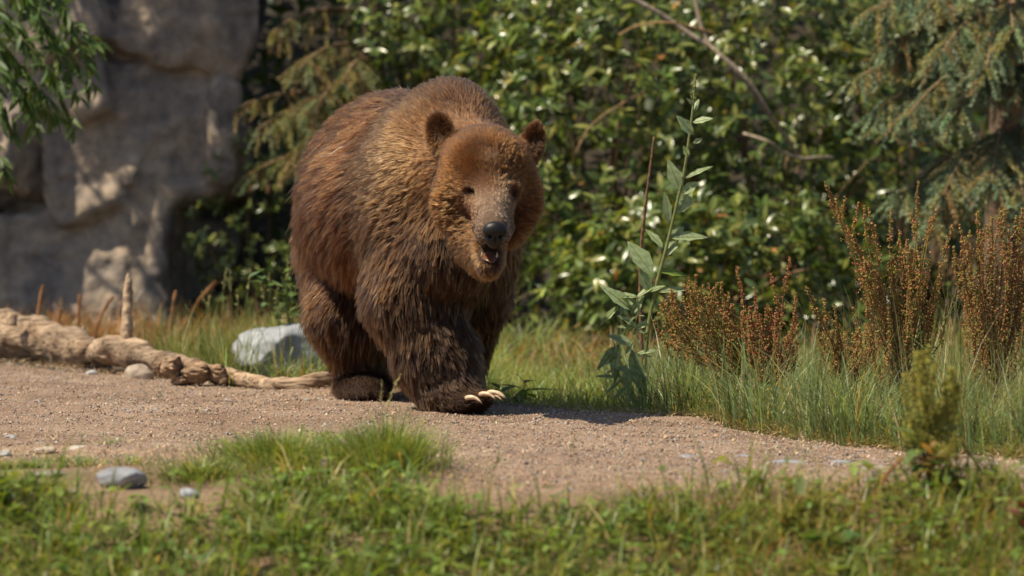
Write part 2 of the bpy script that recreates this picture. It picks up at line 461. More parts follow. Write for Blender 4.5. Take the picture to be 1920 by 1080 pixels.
# ---- gravel: uncountable small stones on the path, straw and twig litter
r = np.random.default_rng(31)
n = 62000
gx = r.uniform(-2.6, 2.4, n); t = r.uniform(-.03, 1.03, n); gy = ynear(gx) + t * (yfar(gx) - ynear(gx))
ed = np.minimum(gy - ynear(gx), yfar(gx) - gy)
q = np.stack((gx, gy, 0 * gx), 1)
lf = .014 * np.clip((ed + .18 * fbm(q * 2.2, 8, 3)) / .12, -1.6, 1)
gzv = gz(gx, gy) + np.maximum(lf, 0)
sz = np.exp(r.normal(math.log(.0032), .38, n)).clip(.0016, .011)
C = mixcol(n, [(.38, .28, .2), (.28, .2, .145), (.47, .38, .29), (.2, .16, .13), (.34, .32, .31), (.42, .27, .17)], (5, 4, 3, 2, 2, 2), .14, r)
V, F, C = scatter(OCT + .12 * r.normal(size=OCT.shape), OCTF, rand_rot(n, r), np.stack((sz, sz * r.uniform(.6, 1, n), sz * r.uniform(.6, 1, n)), 1), np.stack((gx, gy, gzv + sz * .3), 1), C)
tag(mesh('gravel', V, F, M_PEBBLE, None, C), 'loose fine gravel of tan and grey stones covering the path', 'gravel', kind='stuff')

def litter(n, xr, yfun, lens, name, label, cols, seed):
    r = np.random.default_rng(seed)
    x = r.uniform(*xr, n); y = yfun(x, r)
    z = gz(x, y) + r.uniform(.012, .022, n)
    az = r.uniform(0, 2 * math.pi, n)
    d = np.stack((np.cos(az), np.sin(az), r.normal(0, .12, n)), 1)
    T_ = np.array(((-.5, -.5, 0), (-.5, .5, 0), (0, .5, .06), (0, -.5, .06), (.5, -.3, 0), (.5, .3, 0)))
    F_ = np.array(((0, 3, 2, 1), (3, 4, 5, 2)))
    L = r.uniform(*lens, n); W = r.uniform(.0012, .003, n)
    V, F, C = scatter(T_, F_, basis(d), np.stack((L, W, L), 1), np.stack((x, y, z), 1), mixcol(n, cols, None, .2, r))
    return tag(mesh(name, V, F, M_LITTER, None, C), label, 'straw', kind='stuff')
STRAW = [(.48, .34, .18), (.38, .24, .12), (.30, .17, .09), (.55, .43, .26)]
litter(2600, (-2.3, 2.2), lambda x, r: yfar(x) - np.abs(r.normal(0, .22, len(x))) + .1, (.02, .10), 'straw_litter', 'dry straw and rusty needles along the far edge of the path', STRAW, 3)
litter(3800, (-2.1, 2.0), lambda x, r: ynear(x) + r.normal(0, .35, len(x)), (.02, .09), 'straw_litter', 'dry straw scattered over the near soil edge of the path', STRAW, 4)
litter(700, (-2.2, 2.2), lambda x, r: ynear(x) + r.random(len(x)) * (yfar(x) - ynear(x)), (.01, .05), 'straw_litter', 'sparse bits of straw and twig lying on the open gravel', STRAW, 5)

# ---- rock face at the left
def rock_face():
    h = .022
    c = P(150, 300, 21.0)
    lo = np.array((-4.4, 19.9, -.1)); hi = np.array((-1.35, 22.6, 3.3))
    G, org = grid_pts(lo, hi, h)
    sh = G.shape[:3]; Q = G.reshape(-1, 3)
    wob = np.stack([fbm(Q * 1.5, s, 3) for s in (51, 52, 53)], 1) * .05
    W = Q + wob
    def box(cx, cy, cz, hx, hy, hz, yaw, roll, pit=0.):
        a, b_, e = math.cos(yaw), math.sin(yaw), roll
        R = np.array(Matrix.Rotation(yaw, 3, 'Z') @ Matrix.Rotation(roll, 3, 'Y') @ Matrix.Rotation(pit, 3, 'X'))
        q = np.abs((W - (cx, cy, cz)) @ R) - np.array((hx, hy, hz)) + .05
        return np.linalg.norm(np.maximum(q, 0), axis=1) + np.minimum(q.max(1), 0) - .05
    d = box(-2.38, 21.76, .15, .62, .75, .42, -.05, -.09, -.10)                  # lower block, its top edge climbs to the right
    d = smin(d, box(-1.93, 21.68, .28, .15, .70, .31, -.35, .05, -.16), .012)     # pillar at its corner
    d = smin(d, box(-2.06, 21.80, .98, .55, .75, .42, .12, -.20, -.08), .012)     # middle block
    d = smin(d, box(-2.62, 21.56, .93, .32, .62, .33, -.50, .20, -.45), .012)     # slab that leans back into the sun
    d = smin(d, box(-1.76, 21.74, 1.80, .38, .72, .40, .20, .30, .05), .012)
    d = smin(d, box(-2.42, 21.74, 1.74, .44, .72, .46, -.28, -.34, -.15), .012)
    d = smin(d, box(-1.93, 21.24, .84, .09, .25, .20, -.60, .30, -.50), .010)
    d = smin(d, box(-2.15, 21.22, 1.22, .12, .25, .18, -.45, -.25, -.35), .010)
    d = smin(d, box(-1.66, 21.45, 1.02, .10, .45, .30, .35, .15, -.05), .012)
    d = smin(d, box(-2.2, 21.15, .62, .14, .2, .07, -.2, -.35, -.4), .010)
    d = smin(d, box(-2.4, 22.0, 2.65, 1.0, .65, .55, 0, .05, .1), .02)
    d = smin(d, box(-3.5, 22.2, 1.3, .6, .8, 1.5, .1, .05, -.05), .02)
    # faceting: planes of a coarse cell pattern, then fine roughness and seams
    cell = np.stack([_hash(*(np.floor(W * 2.6 + s_ * 7.3).astype(np.int64)).T, s_) for s_ in (1, 2, 3)], 1) - .5
    d = d + .035 * ((W * 2.6 % 1 - .5) * cell).sum(1) + .03 * np.abs(fbm(Q * np.array((3, 3, 2.2)), 61, 4)) + .010 * fbm(Q * 16, 62, 3) - .012
    V, F = surface_nets(d.reshape(sh), org, h)
    m, nt, b = new_mat('rock'); co = coords(nt)
    n1 = N(nt, 'ShaderNodeTexNoise'); n1.inputs['Scale'].default_value = 2.4; n1.inputs['Detail'].default_value = 8; n1.inputs['Roughness'].default_value = .62; nt.links.new(co, n1.inputs['Vector'])
    n2 = N(nt, 'ShaderNodeTexNoise'); n2.inputs['Scale'].default_value = 14; n2.inputs['Detail'].default_value = 8; nt.links.new(co, n2.inputs['Vector'])
    c1 = ramp(nt, n1.outputs[0], [(.30, (.12, .10, .085)), (.45, (.24, .20, .165)), (.58, (.38, .295, .21)), (.75, (.42, .35, .28))])
    c2 = ramp(nt, n2.outputs[0], [(.3, (.6, .6, .62)), (.7, (1.2, 1.15, 1.1))])
    nt.links.new(mul(nt, c1, c2), b.inputs['Base Color']); b.inputs['Roughness'].default_value = .9
    bump(nt, b, n2.outputs[0], .7, .03)
    o = mesh('rock_face', V, F, m, None, smooth=True)
    tag(o, 'tall cracked grey-brown rock face in dappled shade behind the log', 'rock')
rock_face()

# ---- driftwood log
M_WOOD, nt, b = new_mat('driftwood')
at = N(nt, 'ShaderNodeAttribute', attribute_name='tint'); mp = N(nt, 'ShaderNodeMapping'); mp.inputs['Scale'].default_value = (7, 45, 75); mp.inputs['Rotation'].default_value = (0, .12, 0)
nt.links.new(coords(nt), mp.inputs['Vector'])
nz = N(nt, 'ShaderNodeTexNoise'); nz.inputs['Scale'].default_value = 1; nz.inputs['Detail'].default_value = 7; nz.inputs['Distortion'].default_value = .6; nt.links.new(mp.outputs[0], nz.inputs['Vector'])
n5 = N(nt, 'ShaderNodeTexNoise'); n5.inputs['Scale'].default_value = 9; n5.inputs['Detail'].default_value = 6; nt.links.new(coords(nt), n5.inputs['Vector'])
c = mul(nt, at.outputs['Color'], ramp(nt, nz.outputs[0], [(.34, (.22, .18, .15)), (.44, (.8, .76, .72)), (.7, (1.2, 1.18, 1.15))]))
nt.links.new(mul(nt, c, ramp(nt, n5.outputs[0], [(.35, (.62, .55, .5)), (.6, (1.1, 1.1, 1.1))])), b.inputs['Base Color']); b.inputs['Roughness'].default_value = .9
bump(nt, b, nz.outputs[0], .9, .012)
def driftwood():
    D = 16.35; k = D / FPX
    base = P(240, 700, D); base[2] = 0
    root = thing('driftwood_log', 'bleached driftwood log with a broken upright stub lying beside the path', 'log', base)
    ctrl = [(-330, 606, 44, 18.3), (-180, 616, 44, 18.0), (-60, 627, 45, 17.7), (60, 638, 43, 17.5), (135, 650, 38, 17.25), (162, 658, 30, 17.1), (176, 664, 17, 17.05), (192, 661, 26, 16.95), (235, 663, 29, 16.8), (300, 678, 21, 16.5), (370, 692, 17, 16.2), (450, 712, 16, 15.9), (530, 724, 15, 15.7), (600, 714, 17, 15.7), (680, 702, 18, 15.85), (760, 700, 14, 15.95)]
    pts = smooth_line([(*P(x, y, d_), rr * d_ / FPX) for x, y, rr, d_ in ctrl], 420)
    pts[:, 2] = np.maximum(pts[:, 2], pts[:, 3] * .60)
    n = 48
    V, F, C = tube(pts[:, :3], pts[:, 3], n)
    ax = np.concatenate((np.repeat(pts[:, :3], n, 0), pts[:1, :3], pts[-1:, :3])); rr = np.concatenate((np.repeat(pts[:, 3], n), (.01, .01)))
    out = nrm(V - ax + 1e-6)
    st = V * np.array((6, 12, 60))                                    # grain along the wood
    V = V + out * (rr * (.20 * fbm(V * 7, 71, 3) + .09 * fbm(V * 22, 79, 2) - .13 * np.clip(fbm(st, 72, 2) - .15, 0, 1)))[:, None]
    knots = [P(28, 600, 17.4), P(95, 622, 17.3), P(205, 645, 16.8), P(345, 674, 16.2), P(515, 706, 15.65), P(120, 630, 17.2)]
    for kp in knots:
        w = np.exp(-((V - kp) ** 2).sum(1) / .035 ** 2); V = V + out * (.03 * w)[:, None]
    tone = fbm(V * np.array((5, 5, 18)), 73, 3)
    C = np.array((.33, .245, .165)) * (1 + .4 * tone + .3 * fbm(V * np.array((10, 40, 110)), 78, 3))[:, None]
    dk = np.clip(fbm(V * np.array((5, 14, 30)), 74, 3) - .42, 0, .5)[:, None] * 2; C = C * (1 - dk) + np.array((.16, .10, .065)) * dk
    mesh('trunk', V - base, F, M_WOOD, root, np.clip(C, .01, .9), smooth=True)
    # upright stub, broken at the top
    s = [(236, 648, 17), (238, 628, 11), (239, 600, 10), (240, 565, 9.5), (241, 538, 8), (241, 520, 4.5), (240, 512, 1)]
    pts = smooth_line([(*P(x, y, 16.8), rr * 16.8 / FPX) for x, y, rr in s], 40)
    V, F, C = tube(pts[:, :3], pts[:, 3], 12, (.44, .32, .21), jit=.28, seed=75)
    C = C * (1 + .35 * fbm(V * np.array((60, 60, 12)), 76, 3))[:, None]
    mesh('branch_stub', V - base, F, M_BARK, root, np.clip(C, .01, .9), smooth=True)
    for (x, y, x2, y2, r0) in ((22, 610, 24, 588, 11), (152, 628, 158, 612, 5), (135, 640, 120, 622, 7), (100, 628, 92, 614, 6)):
        V, F, C = tube(bez(P(x, y, 17.35), P((x + x2) / 2, (y + y2) / 2, 17.35), P(x2, y2, 17.35), 6), np.linspace(r0, r0 * .7, 6) * 17.35 / FPX, 9, (.40, .28, .18), jit=.3, seed=int(x))
        mesh('branch_stub', V - base, F, M_BARK, root, C, smooth=True)
    # broken dark root chunk
    r = np.random.default_rng(9)
    for k2, (x, y, w, hh) in enumerate(((325, 690, 48, 44), (372, 696, 60, 52), (408, 706, 46, 46), (345, 712, 46, 26), (448, 712, 20, 34), (300, 690, 26, 40))):
        V, F = ICO3; V = V.copy(); rr = np.random.default_rng(90 + k2)
        for _ in range(8):
            nn = nrm(rr.normal(size=3)); dd = V @ nn - rr.uniform(.5, .8); V -= np.maximum(dd, 0)[:, None] * nn
        V = V * (1 + .22 * fbm(V * np.array((1.5, 1.5, 5)), 91 + k2, 3))[:, None] * np.array((w, w, hh)) / 2 * 15.9 / FPX
        p = P(x, y, 15.9)
        C = np.array((.26, .17, .105)) * (1 + .5 * fbm(V * 40, 95 + k2, 3))[:, None]
        mesh('broken_root', V + p - base, F, M_BARK, root, np.clip(C, .02, .9), smooth=False)
driftwood()

# ------------------------------------------------------------------ shrubs and trees
LEAF_T, LEAF_F = leaf_tmpl(.36, 4, .22, .18)
def leaf_mesh(name, mat, T=LEAF_T, F=LEAF_F, col=(.1, .2, .04)):
    me = mesh(name, T, F, mat, None, np.tile(col, (len(T), 1)), smooth=True)
    d = me.data; bpy.data.objects.remove(me); return d
def leaf_objects(root, base, R, S, O, datas, name='leaf', pick=None):
    """single leaves as parts that share a few meshes"""
    for i in range(len(O)):
        o = bpy.data.objects.new(name, datas[i % len(datas)]); COL.objects.link(o); o.parent = root
        M = Matrix.Identity(4)
        for a in range(3):
            for b_ in range(3): M[a][b_] = float(R[i, a, b_] * S[i])
            M[a][3] = float(O[i, a] - base[a])
        o.matrix_local = M

GREENS = [(.11, .165, .042), (.145, .195, .048), (.085, .13, .042), (.20, .235, .06), (.27, .28, .075)]
LAUREL = [leaf_mesh('leaf', M_LEAF, col=c) for c in GREENS]
def inframe(O, pad=0):
    d = O - np.array((0, 0, HC)); y = d @ _f
    u = 960 + FPX * d[:, 0] / y; v = 540 - FPX * (d @ _u) / y
    return (u > -pad) & (u < 1920 + pad) & (v > -pad) & (v < 1080 + pad), u, v

def shrub(name, label, c, rad, nw, seed, base, L=(.045, .095), cols=GREENS + [(.40, .22, .08)], wts=(4, 4, 3, 2.4, 1.6, .12), group=None, nparts=150, mat=M_LEAF, datas=LAUREL, lean=(0, -.3, .5), shell=.55, nb=26):
    r = np.random.default_rng(seed); c = np.array(c, float); rad = np.array(rad, float); base = np.array(base, float)
    root = thing(name, label, 'shrub', base, group)
    d = nrm(r.normal(size=(nw, 3))); rr = r.uniform(shell, 1.02, nw) ** .8
    bump_ = 1 + .22 * fbm(d * 2.2 + seed, seed, 3)
    W = c + d * rad * (rr * bump_)[:, None]
    W = W[W[:, 2] > .06]; nw = len(W)
    axd = nrm((W - c) / rad * .6 + np.array(lean) + r.normal(0, .35, (nw, 3)))
    # branches: from the base, then to whorls
    parts = []
    for k in range(nb):
        tip = W[r.integers(nw)]; b0 = base + r.normal(0, .06, 3) * (1, 1, 0)
        midp = b0 * .45 + tip * .55 + np.array((r.normal(0, .1), r.normal(0, .1), r.uniform(-.05, .2)))
        line = bez(b0, midp, tip, 9)
        V, F, C = tube(line - base, np.linspace(.012, .003, 9) * r.uniform(.7, 1.3), 5, np.array((.20, .135, .075)) * r.uniform(.6, 1.4))
        mesh('branch', V, F, M_BARK, root, C, smooth=True)
    nl = r.integers(5, 10, nw); idx = np.repeat(np.arange(nw), nl); n = len(idx)
    a0 = r.uniform(0, 6.28, nw)[idx] + r.uniform(0, 6.28, n)
    A = axd[idx]; s = nrm(np.cross(A, (.3, .2, .9))); t = np.cross(A, s)
    tilt = r.uniform(.75, 1.55, n)
    dl = nrm(A * np.cos(tilt)[:, None] + (s * np.cos(a0)[:, None] + t * np.sin(a0)[:, None]) * np.sin(tilt)[:, None] + np.array((0, 0, -.08)))
    O = W[idx] - A * (r.uniform(0, .035, n))[:, None]
    upv = A + r.normal(0, .2, (n, 3))
    R = basis(dl, upv); S = r.uniform(*L, n)
    C = mixcol(n, cols, wts, .2, r) * np.repeat(r.normal(1, .14, (nw, 1)), nl, 0)
    ok, u, v = inframe(O, -5)
    score = np.where(ok, -O[:, 1] + 3 * S, -1e3) ; order = np.argsort(-score)[:min(nparts, int(ok.sum()))]
    leaf_objects(root, base, R[order], S[order], O[order], datas)
    rest = np.ones(n, bool); rest[order] = False
    T2, F2 = leaf_tmpl(.36, 3, .22, .18)
    V, F, C = scatter(T2, F2, R[rest], S[rest], O[rest] - base, C[rest])
    tag(mesh('foliage', V, F, mat, root, C, smooth=True), kind='stuff')
    return root
G_LA = 'glossy laurel shrubs behind the bear'
shrub('laurel_shrub', 'glossy laurel shrub whose sprays overhang the dark gap beside the rock', (-.15, 20.9, 1.72), (.82, .7, .62), 520, 101, (-.1, 21.2, 0), group=G_LA, nparts=220)
shrub('laurel_shrub', 'broad glossy laurel shrub rising right behind the bear and tall weed', (.48, 20.2, .95), (.72, .7, 1.15), 1050, 102, (.45, 20.4, 0), group=G_LA, nparts=280)
shrub('laurel_shrub', 'dense glossy laurel shrub between tall leafy weed and spruce', (1.35, 20.3, 1.0), (.72, .7, 1.25), 1050, 103, (1.35, 20.5, 0), group=G_LA, nparts=280)
shrub('laurel_shrub', 'shaded laurel shrub standing behind the drooping spruce boughs', (2.2, 21.0, 1.0), (.75, .7, 1.3), 700, 104, (2.2, 21.2, 0), group=G_LA, nparts=150)
shrub('laurel_shrub', 'low laurel shrub at the foot of the hedge behind rusty dock', (.95, 19.2, .38), (.85, .42, .42), 480, 105, (.95, 19.4, 0), group=G_LA, nparts=200)
shrub('laurel_shrub', 'small laurel shrub low in the shade beside the rock face', (-1.35, 21.2, .45), (.38, .5, .6), 300, 106, (-1.35, 21.4, 0), L=(.035, .06), group=G_LA, nparts=120)

# bare branches threading the laurel hedge
def bare_branch(label, pts, r0, r1, col, D, group='bare branches in the laurel hedge'):
    q = smooth_line([P(x, y, D + dd) for x, y, dd in pts], 26)
    q[:, :] += .012 * np.stack([fbm(q * 6, s, 2) for s in (1, 2, 3)], 1)
    V, F, C = tube(q, np.linspace(r0, r1, 26), 7, col, jit=.2)
    o = mesh('bare_branch', V - q[0], F, M_BARK, None, C, smooth=True); o.location = q[0]
    tag(o, label, 'branch', group)
bare_branch('long grey bare branch slanting down across the top of the laurel hedge', [(1130, -60, 0), (1180, 0, 0), (1260, 40, 0), (1330, 85, -.05), (1400, 150, -.1), (1475, 260, 0), (1530, 340, .3)], .013, .008, (.30, .24, .18), 19.5)
bare_branch('grey bare branch forking downwards beside the long slanting one', [(1300, -20, .1), (1325, 75, 0), (1370, 120, -.1), (1430, 200, 0), (1470, 255, .1)], .010, .007, (.26, .20, .15), 19.45)
bare_branch('thin orange-brown twig arching out of the laurel above the weed', [(1160, 62, 0), (1210, 45, 0), (1270, 42, 0), (1340, 60, .1)], .005, .007, (.36, .22, .10), 19.4)
bare_branch('thin brown twig slanting up behind the right ear of the bear', [(1080, 290, 0), (1110, 235, 0), (1160, 200, .1), (1220, 170, .3)], .005, .004, (.33, .21, .11), 19.4)
bare_branch('pale dead branch poking from the hedge beside the spruce', [(1395, 250, 0), (1440, 265, -.1), (1480, 290, 0), (1560, 300, .3)], .007, .009, (.36, .29, .21), 19.4)

# ---- conifers
def conifer(name, label, base, limbs, seed, cols, trunk_r=.11, trunk_h=6, group=None, dead=0.0, needle=.020, crown=None, scale=1.0):
    r = np.random.default_rng(seed); base = np.array(base, float)
    root = thing(name, label, 'tree', base, group)
    V, F, C = tube(np.array([(0, 0, z) for z in np.linspace(-.1, trunk_h, 14)]) + .02 * r.normal(size=(14, 3)) * (1, 1, 0), np.linspace(trunk_r, trunk_r * .3, 14), 12, (.16, .11, .075), jit=.2)
    mesh('trunk', V, F, M_BARK, root, C, smooth=True)
    NT = np.array(((0, -.5, 0), (0, .5, 0), (1, .12, 0), (1, -.12, 0))); NF = np.array(((0, 3, 2, 1),))
    for (tip, up, nt_) in limbs:
        tip = np.array(tip) - base; a = np.array((0, 0, max(tip[2] + up, .1)))
        line = bez(a, a * .5 + tip * .5 + np.array((0, 0, .16 * np.linalg.norm(tip - a) + .02)), tip, 16)
        V, F, C = tube(line, np.linspace(.016, .004, 16), 6, (.23, .155, .09))
        limb = mesh('branch', V, F, M_BARK, root, C, smooth=True)
        # side twigs, drooping, carrying needles
        tw = []; n_t = int(nt_ * 1.25)
        ts = r.uniform(.22, 1, n_t); p = np.stack([np.interp(ts, np.linspace(0, 1, 16), line[:, k]) for k in range(3)], 1)
        ld = nrm(tip - a); side = nrm(np.cross(ld, (0, 0, 1)))
        sg = r.choice((-1, 1), n_t)
        dd = nrm(ld * r.uniform(.3, 1.0, n_t)[:, None] + side * (sg * r.uniform(.2, 1.0, n_t))[:, None] + np.array((0, 0, -1)) * r.uniform(.15, 1.1, n_t)[:, None])
        ln = r.uniform(.10, .26, n_t) * (1.15 - .5 * ts) * scale
        nv = []
        K = 100
        for k in range(n_t):
            tl = bez(p[k], p[k] + dd[k] * ln[k] * .5 + (0, 0, .012), p[k] + dd[k] * ln[k] + np.array((0, 0, -.3 * ln[k])), 5)
            nv.append(tl)
        nv = np.array(nv)
        tt = np.sort(r.random((n_t, K)), 1) * 4 * .999; i = tt.astype(int); fr = (tt - i)[..., None]
        ar = np.arange(n_t)[:, None]
        q = nv[ar, i] * (1 - fr) + nv[ar, i + 1] * fr; dr = nrm(nv[ar, i + 1] - nv[ar, i])
        rad = nrm(r.normal(size=q.shape)); nd = nrm(dr * .75 + nrm(rad - (rad * dr).sum(-1, keepdims=True) * dr) * .8).reshape(-1, 3)
        isdead = r.random(n_t) < dead
        tc = mixcol(n_t, cols, None, .15, r); tc[isdead] = mixcol(int(isdead.sum()), [(.30, .22, .10), (.26, .17, .09)], None, .15, r)
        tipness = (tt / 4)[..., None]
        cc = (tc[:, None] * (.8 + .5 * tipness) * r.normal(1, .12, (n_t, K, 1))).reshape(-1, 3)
        m_ = len(nd)
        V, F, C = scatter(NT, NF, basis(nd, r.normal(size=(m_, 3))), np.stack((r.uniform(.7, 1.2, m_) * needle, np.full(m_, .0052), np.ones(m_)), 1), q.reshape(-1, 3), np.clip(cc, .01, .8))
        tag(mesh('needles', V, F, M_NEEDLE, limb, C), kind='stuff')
        pts = [tube(t_, np.linspace(.0028, .001, 5), 4, (.30, .21, .11)) for t_ in nv]
        V, F, C = merge(pts); tag(mesh('twigs', V, F, M_BARK, limb, C), kind='stuff')
    return root
BLUE = [(.20, .28, .19), (.24, .31, .20), (.31, .31, .13), (.17, .24, .17)]
lim = []
for (x, y, D, u, n_) in ((1605, 150, 18.2, .15, 90), (1650, 95, 18.3, .12, 80), (1700, 220, 18.0, .25, 100), (1640, 215, 18.15, .2, 80), (1760, 110, 17.9, .2, 110), (1850, 130, 17.8, .2, 110), (1900, 60, 17.9, .1, 90), (1790, 215, 17.9, .25, 80),
                      (1690, 370, 18.2, .22, 90), (1770, 360, 17.9, .22, 110), (1860, 340, 17.8, .2, 110), (1920, 380, 17.8, .25, 90), (1740, 420, 18.0, .25, 80), (1640, 20, 18.3, .1, 80), (1740, 10, 18.2, .1, 80), (1840, -30, 18.0, .1, 90), (1960, 200, 18.0, .2, 90), (2030, 320, 18.0, .2, 90), (1990, 80, 18.2, .2, 80)):
    lim.append((P(x, y, D), u, n_))
conifer('spruce_tree', 'blue-green spruce with drooping boughs at the end of the laurel hedge', (2.35, 18.9, 0), lim, 201, BLUE, .10, 5.5, dead=.12)
DARKG = [(.19, .22, .10), (.27, .25, .09), (.18, .23, .13)]
lim = []
for (x, y, D, u, n_) in ((560, 130, 20.4, .1, 60), (540, 225, 20.3, .12, 50), (600, 190, 20.3, .1, 50), (545, 305, 20.2, .15, 70), (480, 245, 20.4, .1, 40), (590, 260, 20.2, .1, 60), (440, 205, 20.5, 0, 16), (640, 160, 20.4, .1, 40), (510, 60, 20.6, .1, 40), (570, 340, 20.3, .2, 40), (470, 330, 20.5, .1, 24), (650, 270, 20.4, .1, 40)):
    lim.append((P(x, y, D), u, n_))
conifer('conifer_tree', 'dark conifer with sparse yellowing twigs in the gap beside the rock', (-.75, 21.3, 0), lim, 202, DARKG, .09, 5.5, dead=.35)

LIT = np.array([P(x, y, D) for x, y, D in ((20, 230, 20.95), (70, 230, 20.95), (120, 240, 20.95), (30, 290, 20.9), (80, 290, 20.9), (130, 280, 20.95), (60, 330, 20.85), (20, 330, 20.85), (150, 190, 20.95), (110, 110, 21.0), (140, 150, 21.0), (285, 270, 20.95), (285, 310, 20.9), (280, 350, 20.9), (290, 430, 20.95), (285, 460, 20.95), (285, 515, 20.95), (295, 580, 20.95), (235, 170, 20.95), (255, 210, 20.95), (300, 50, 21.0))])
def clear_rays(O, rad=.16):
    keep = np.ones(len(O), bool)
    for q_ in LIT:
        w = O - q_; t = w @ SUN; keep &= ~((t > 0) & (np.linalg.norm(w - t[:, None] * SUN, axis=1) < rad))
    return O[keep]
# ---- the broadleaf tree at the left whose crown shades the rock
WILLOW_T, WILLOW_F = leaf_tmpl(.26, 3, .2, .25)
def shade_tree():
    r = np.random.default_rng(301); base = np.array((-4.2, 19.6, 0.))
    root = thing('broadleaf_tree', 'broadleaf tree whose low sprays of narrow leaves hang before the rock face', 'tree', base)
    tl = np.array([(0, 0, -.1), (.03, 0, 1), (-.05, -.05, 2.2), (.1, 0, 3.4), (.2, 0, 4.8), (.3, 0, 6.0)])
    V, F, C = tube(smooth_line(tl, 24), np.linspace(.14, .04, 24), 12, (.15, .115, .085), jit=.2); mesh('trunk', V, F, M_BARK, root, C, smooth=True)
    # crown: leaf clumps between the sun and the rock
    tgt = np.stack((r.uniform(-3.2, -1.45, 1500), r.uniform(20.9, 21.15, 1500), r.uniform(.05, 2.4, 1500)), 1)
    _, u, v = inframe(tgt)
    lit = [(70, 270, 120, 85), (150, 200, 50, 55), (110, 120, 50, 50), (285, 310, 35, 60), (288, 440, 30, 50), (285, 520, 40, 28), (300, 60, 25, 50), (45, 320, 60, 35), (300, 590, 45, 40), (250, 160, 30, 50)]
    keep = np.ones(len(tgt), bool)
    for (a, b_, w, h_) in lit: keep &= ((u - a) / (w + 18)) ** 2 + ((v - b_) / (h_ + 18)) ** 2 > 1
    tgt = tgt[keep]
    cl = tgt + SUN * r.uniform(2.3, 3.6, len(tgt))[:, None] * np.array((1, 1, 1))
    cl = clear_rays(cl[cl[:, 2] > 2.35])
    W = cl
    n = len(W) * 7; idx = np.repeat(np.arange(len(W)), 7)
    O = W[idx] + r.normal(0, .045, (n, 3)); dl = nrm(r.normal(size=(n, 3)) + (0, 0, -.5))
    V, F, C = scatter(LEAF_T, LEAF_F, basis(dl, r.normal(size=(n, 3)) + np.array((0, 0, 1.))), r.uniform(.09, .14, n), O - base, mixcol(n, GREENS, None, .15, r))
    tag(mesh('crown', V, F, M_SOFT, root, C, smooth=True), kind='stuff')
    for k in range(26):
        t = W[r.integers(len(W))] - base; a = np.array((.05, 0, r.uniform(1.8, 4.5)))
        V, F, C = tube(bez(a, a * .5 + t * .5 + (0, 0, .25), t, 10), np.linspace(.03, .005, 10), 6, (.15, .115, .085)); mesh('limb', V, F, M_BARK, root, C, smooth=True)
    # low hanging sprays in front of the rock
    sprays = [((-60, -60), (60, 60), (140, 235)), ((-60, 20), (30, 120), (70, 245)), ((-40, -40), (90, 20), (175, 165)), ((40, -60), (110, 30), (185, 80)), ((-80, 60), (-10, 150), (25, 250)), ((-60, -20), (40, 60), (110, 150)), ((-40, 100), (40, 170), (110, 220)), ((60, -80), (120, 10), (165, 120)), ((-90, 100), (-30, 240), (15, 330)), ((-60, -40), (20, 20), (60, 90)), ((-30, -60), (60, 0), (120, 110)), ((0, -70), (80, 40), (150, 180)), ((-70, 0), (20, 100), (95, 190)), ((-80, 40), (0, 120), (60, 200)), ((20, -70), (60, -10), (90, 60))]
    O, Dl, Cc = [], [], []
    for k, (a, b_, c_) in enumerate(sprays):
        D = 17.6 + .5 * r.random()
        line = bez(P(*a, D), P(*b_, D - .1), P(*c_, D - .1), 22)
        V, F, C = tube(line - base, np.linspace(.005, .0016, 22), 5, (.17, .14, .08)); mesh('twig', V, F, M_BARK, root, C, smooth=True)
        for j in range(4, 22):
            tg_ = nrm(line[min(j + 1, 21)] - line[max(j - 1, 0)])
            for s_ in range(3):
                dd = nrm(tg_ * .6 + r.normal(0, .55, 3) + (0, 0, -.45)); O.append(line[j] + r.normal(0, .008, 3)); Dl.append(dd)
    O = np.array(O); Dl = np.array(Dl); n = len(O)
    R = basis(Dl, r.normal(0, .6, (n, 3)) + np.array((0, -.3, 1))); S = r.uniform(.065, .105, n)
    pal = [leaf_mesh('leaf', M_SOFT, WILLOW_T, WILLOW_F, c) for c in ((.075, .13, .035), (.06, .105, .03), (.10, .16, .04), (.085, .14, .03))]
    o = r.permutation(n); a = o[:300]; b_ = o[300:]
    leaf_objects(root, base, R[a], S[a], O[a], pal)
    if len(b_):
        V, F, C = scatter(WILLOW_T, WILLOW_F, R[b_], S[b_], O[b_] - base, mixcol(len(b_), [(.075, .13, .035), (.06, .105, .03), (.10, .16, .04)], None, .12, r))
        tag(mesh('foliage', V, F, M_SOFT, root, C, smooth=True), kind='stuff')
shade_tree()

# ---- woodland behind: one dark mass of foliage up the bank, and crowns that roof the gap beside the rock
r = np.random.default_rng(401)
n = 15000
O = np.stack((r.uniform(-5.5, 5.5, n), r.uniform(22.2, 25.5, n), r.uniform(0, 1, n)), 1)
O[:, 2] = gz(O[:, 0], O[:, 1]) * .9 + O[:, 2] ** 1.3 * 3.2
dl = nrm(r.normal(size=(n, 3)) + (0, -.4, -.1))
V, F, C = scatter(*leaf_tmpl(.4, 2, .2, .2), basis(dl, r.normal(0, .6, (n, 3)) + np.array((0, -.2, 1))), r.uniform(.08, .17, n), O, mixcol(n, [(.05, .085, .025), (.07, .11, .03), (.05, .07, .03), (.09, .12, .04)], None, .2, r))
tag(mesh('woodland', V, F, M_SOFT, None, C, smooth=True), 'dark woodland undergrowth closing the view behind rock and hedge', 'woodland', kind='stuff')
n = 2600
tg_ = np.stack((r.uniform(-1.75, -.45, n), r.uniform(20.9, 24.5, n), r.uniform(.1, 2.0, n)), 1); tg_[:, 2] = np.maximum(tg_[:, 2], gz(tg_[:, 0], tg_[:, 1]))
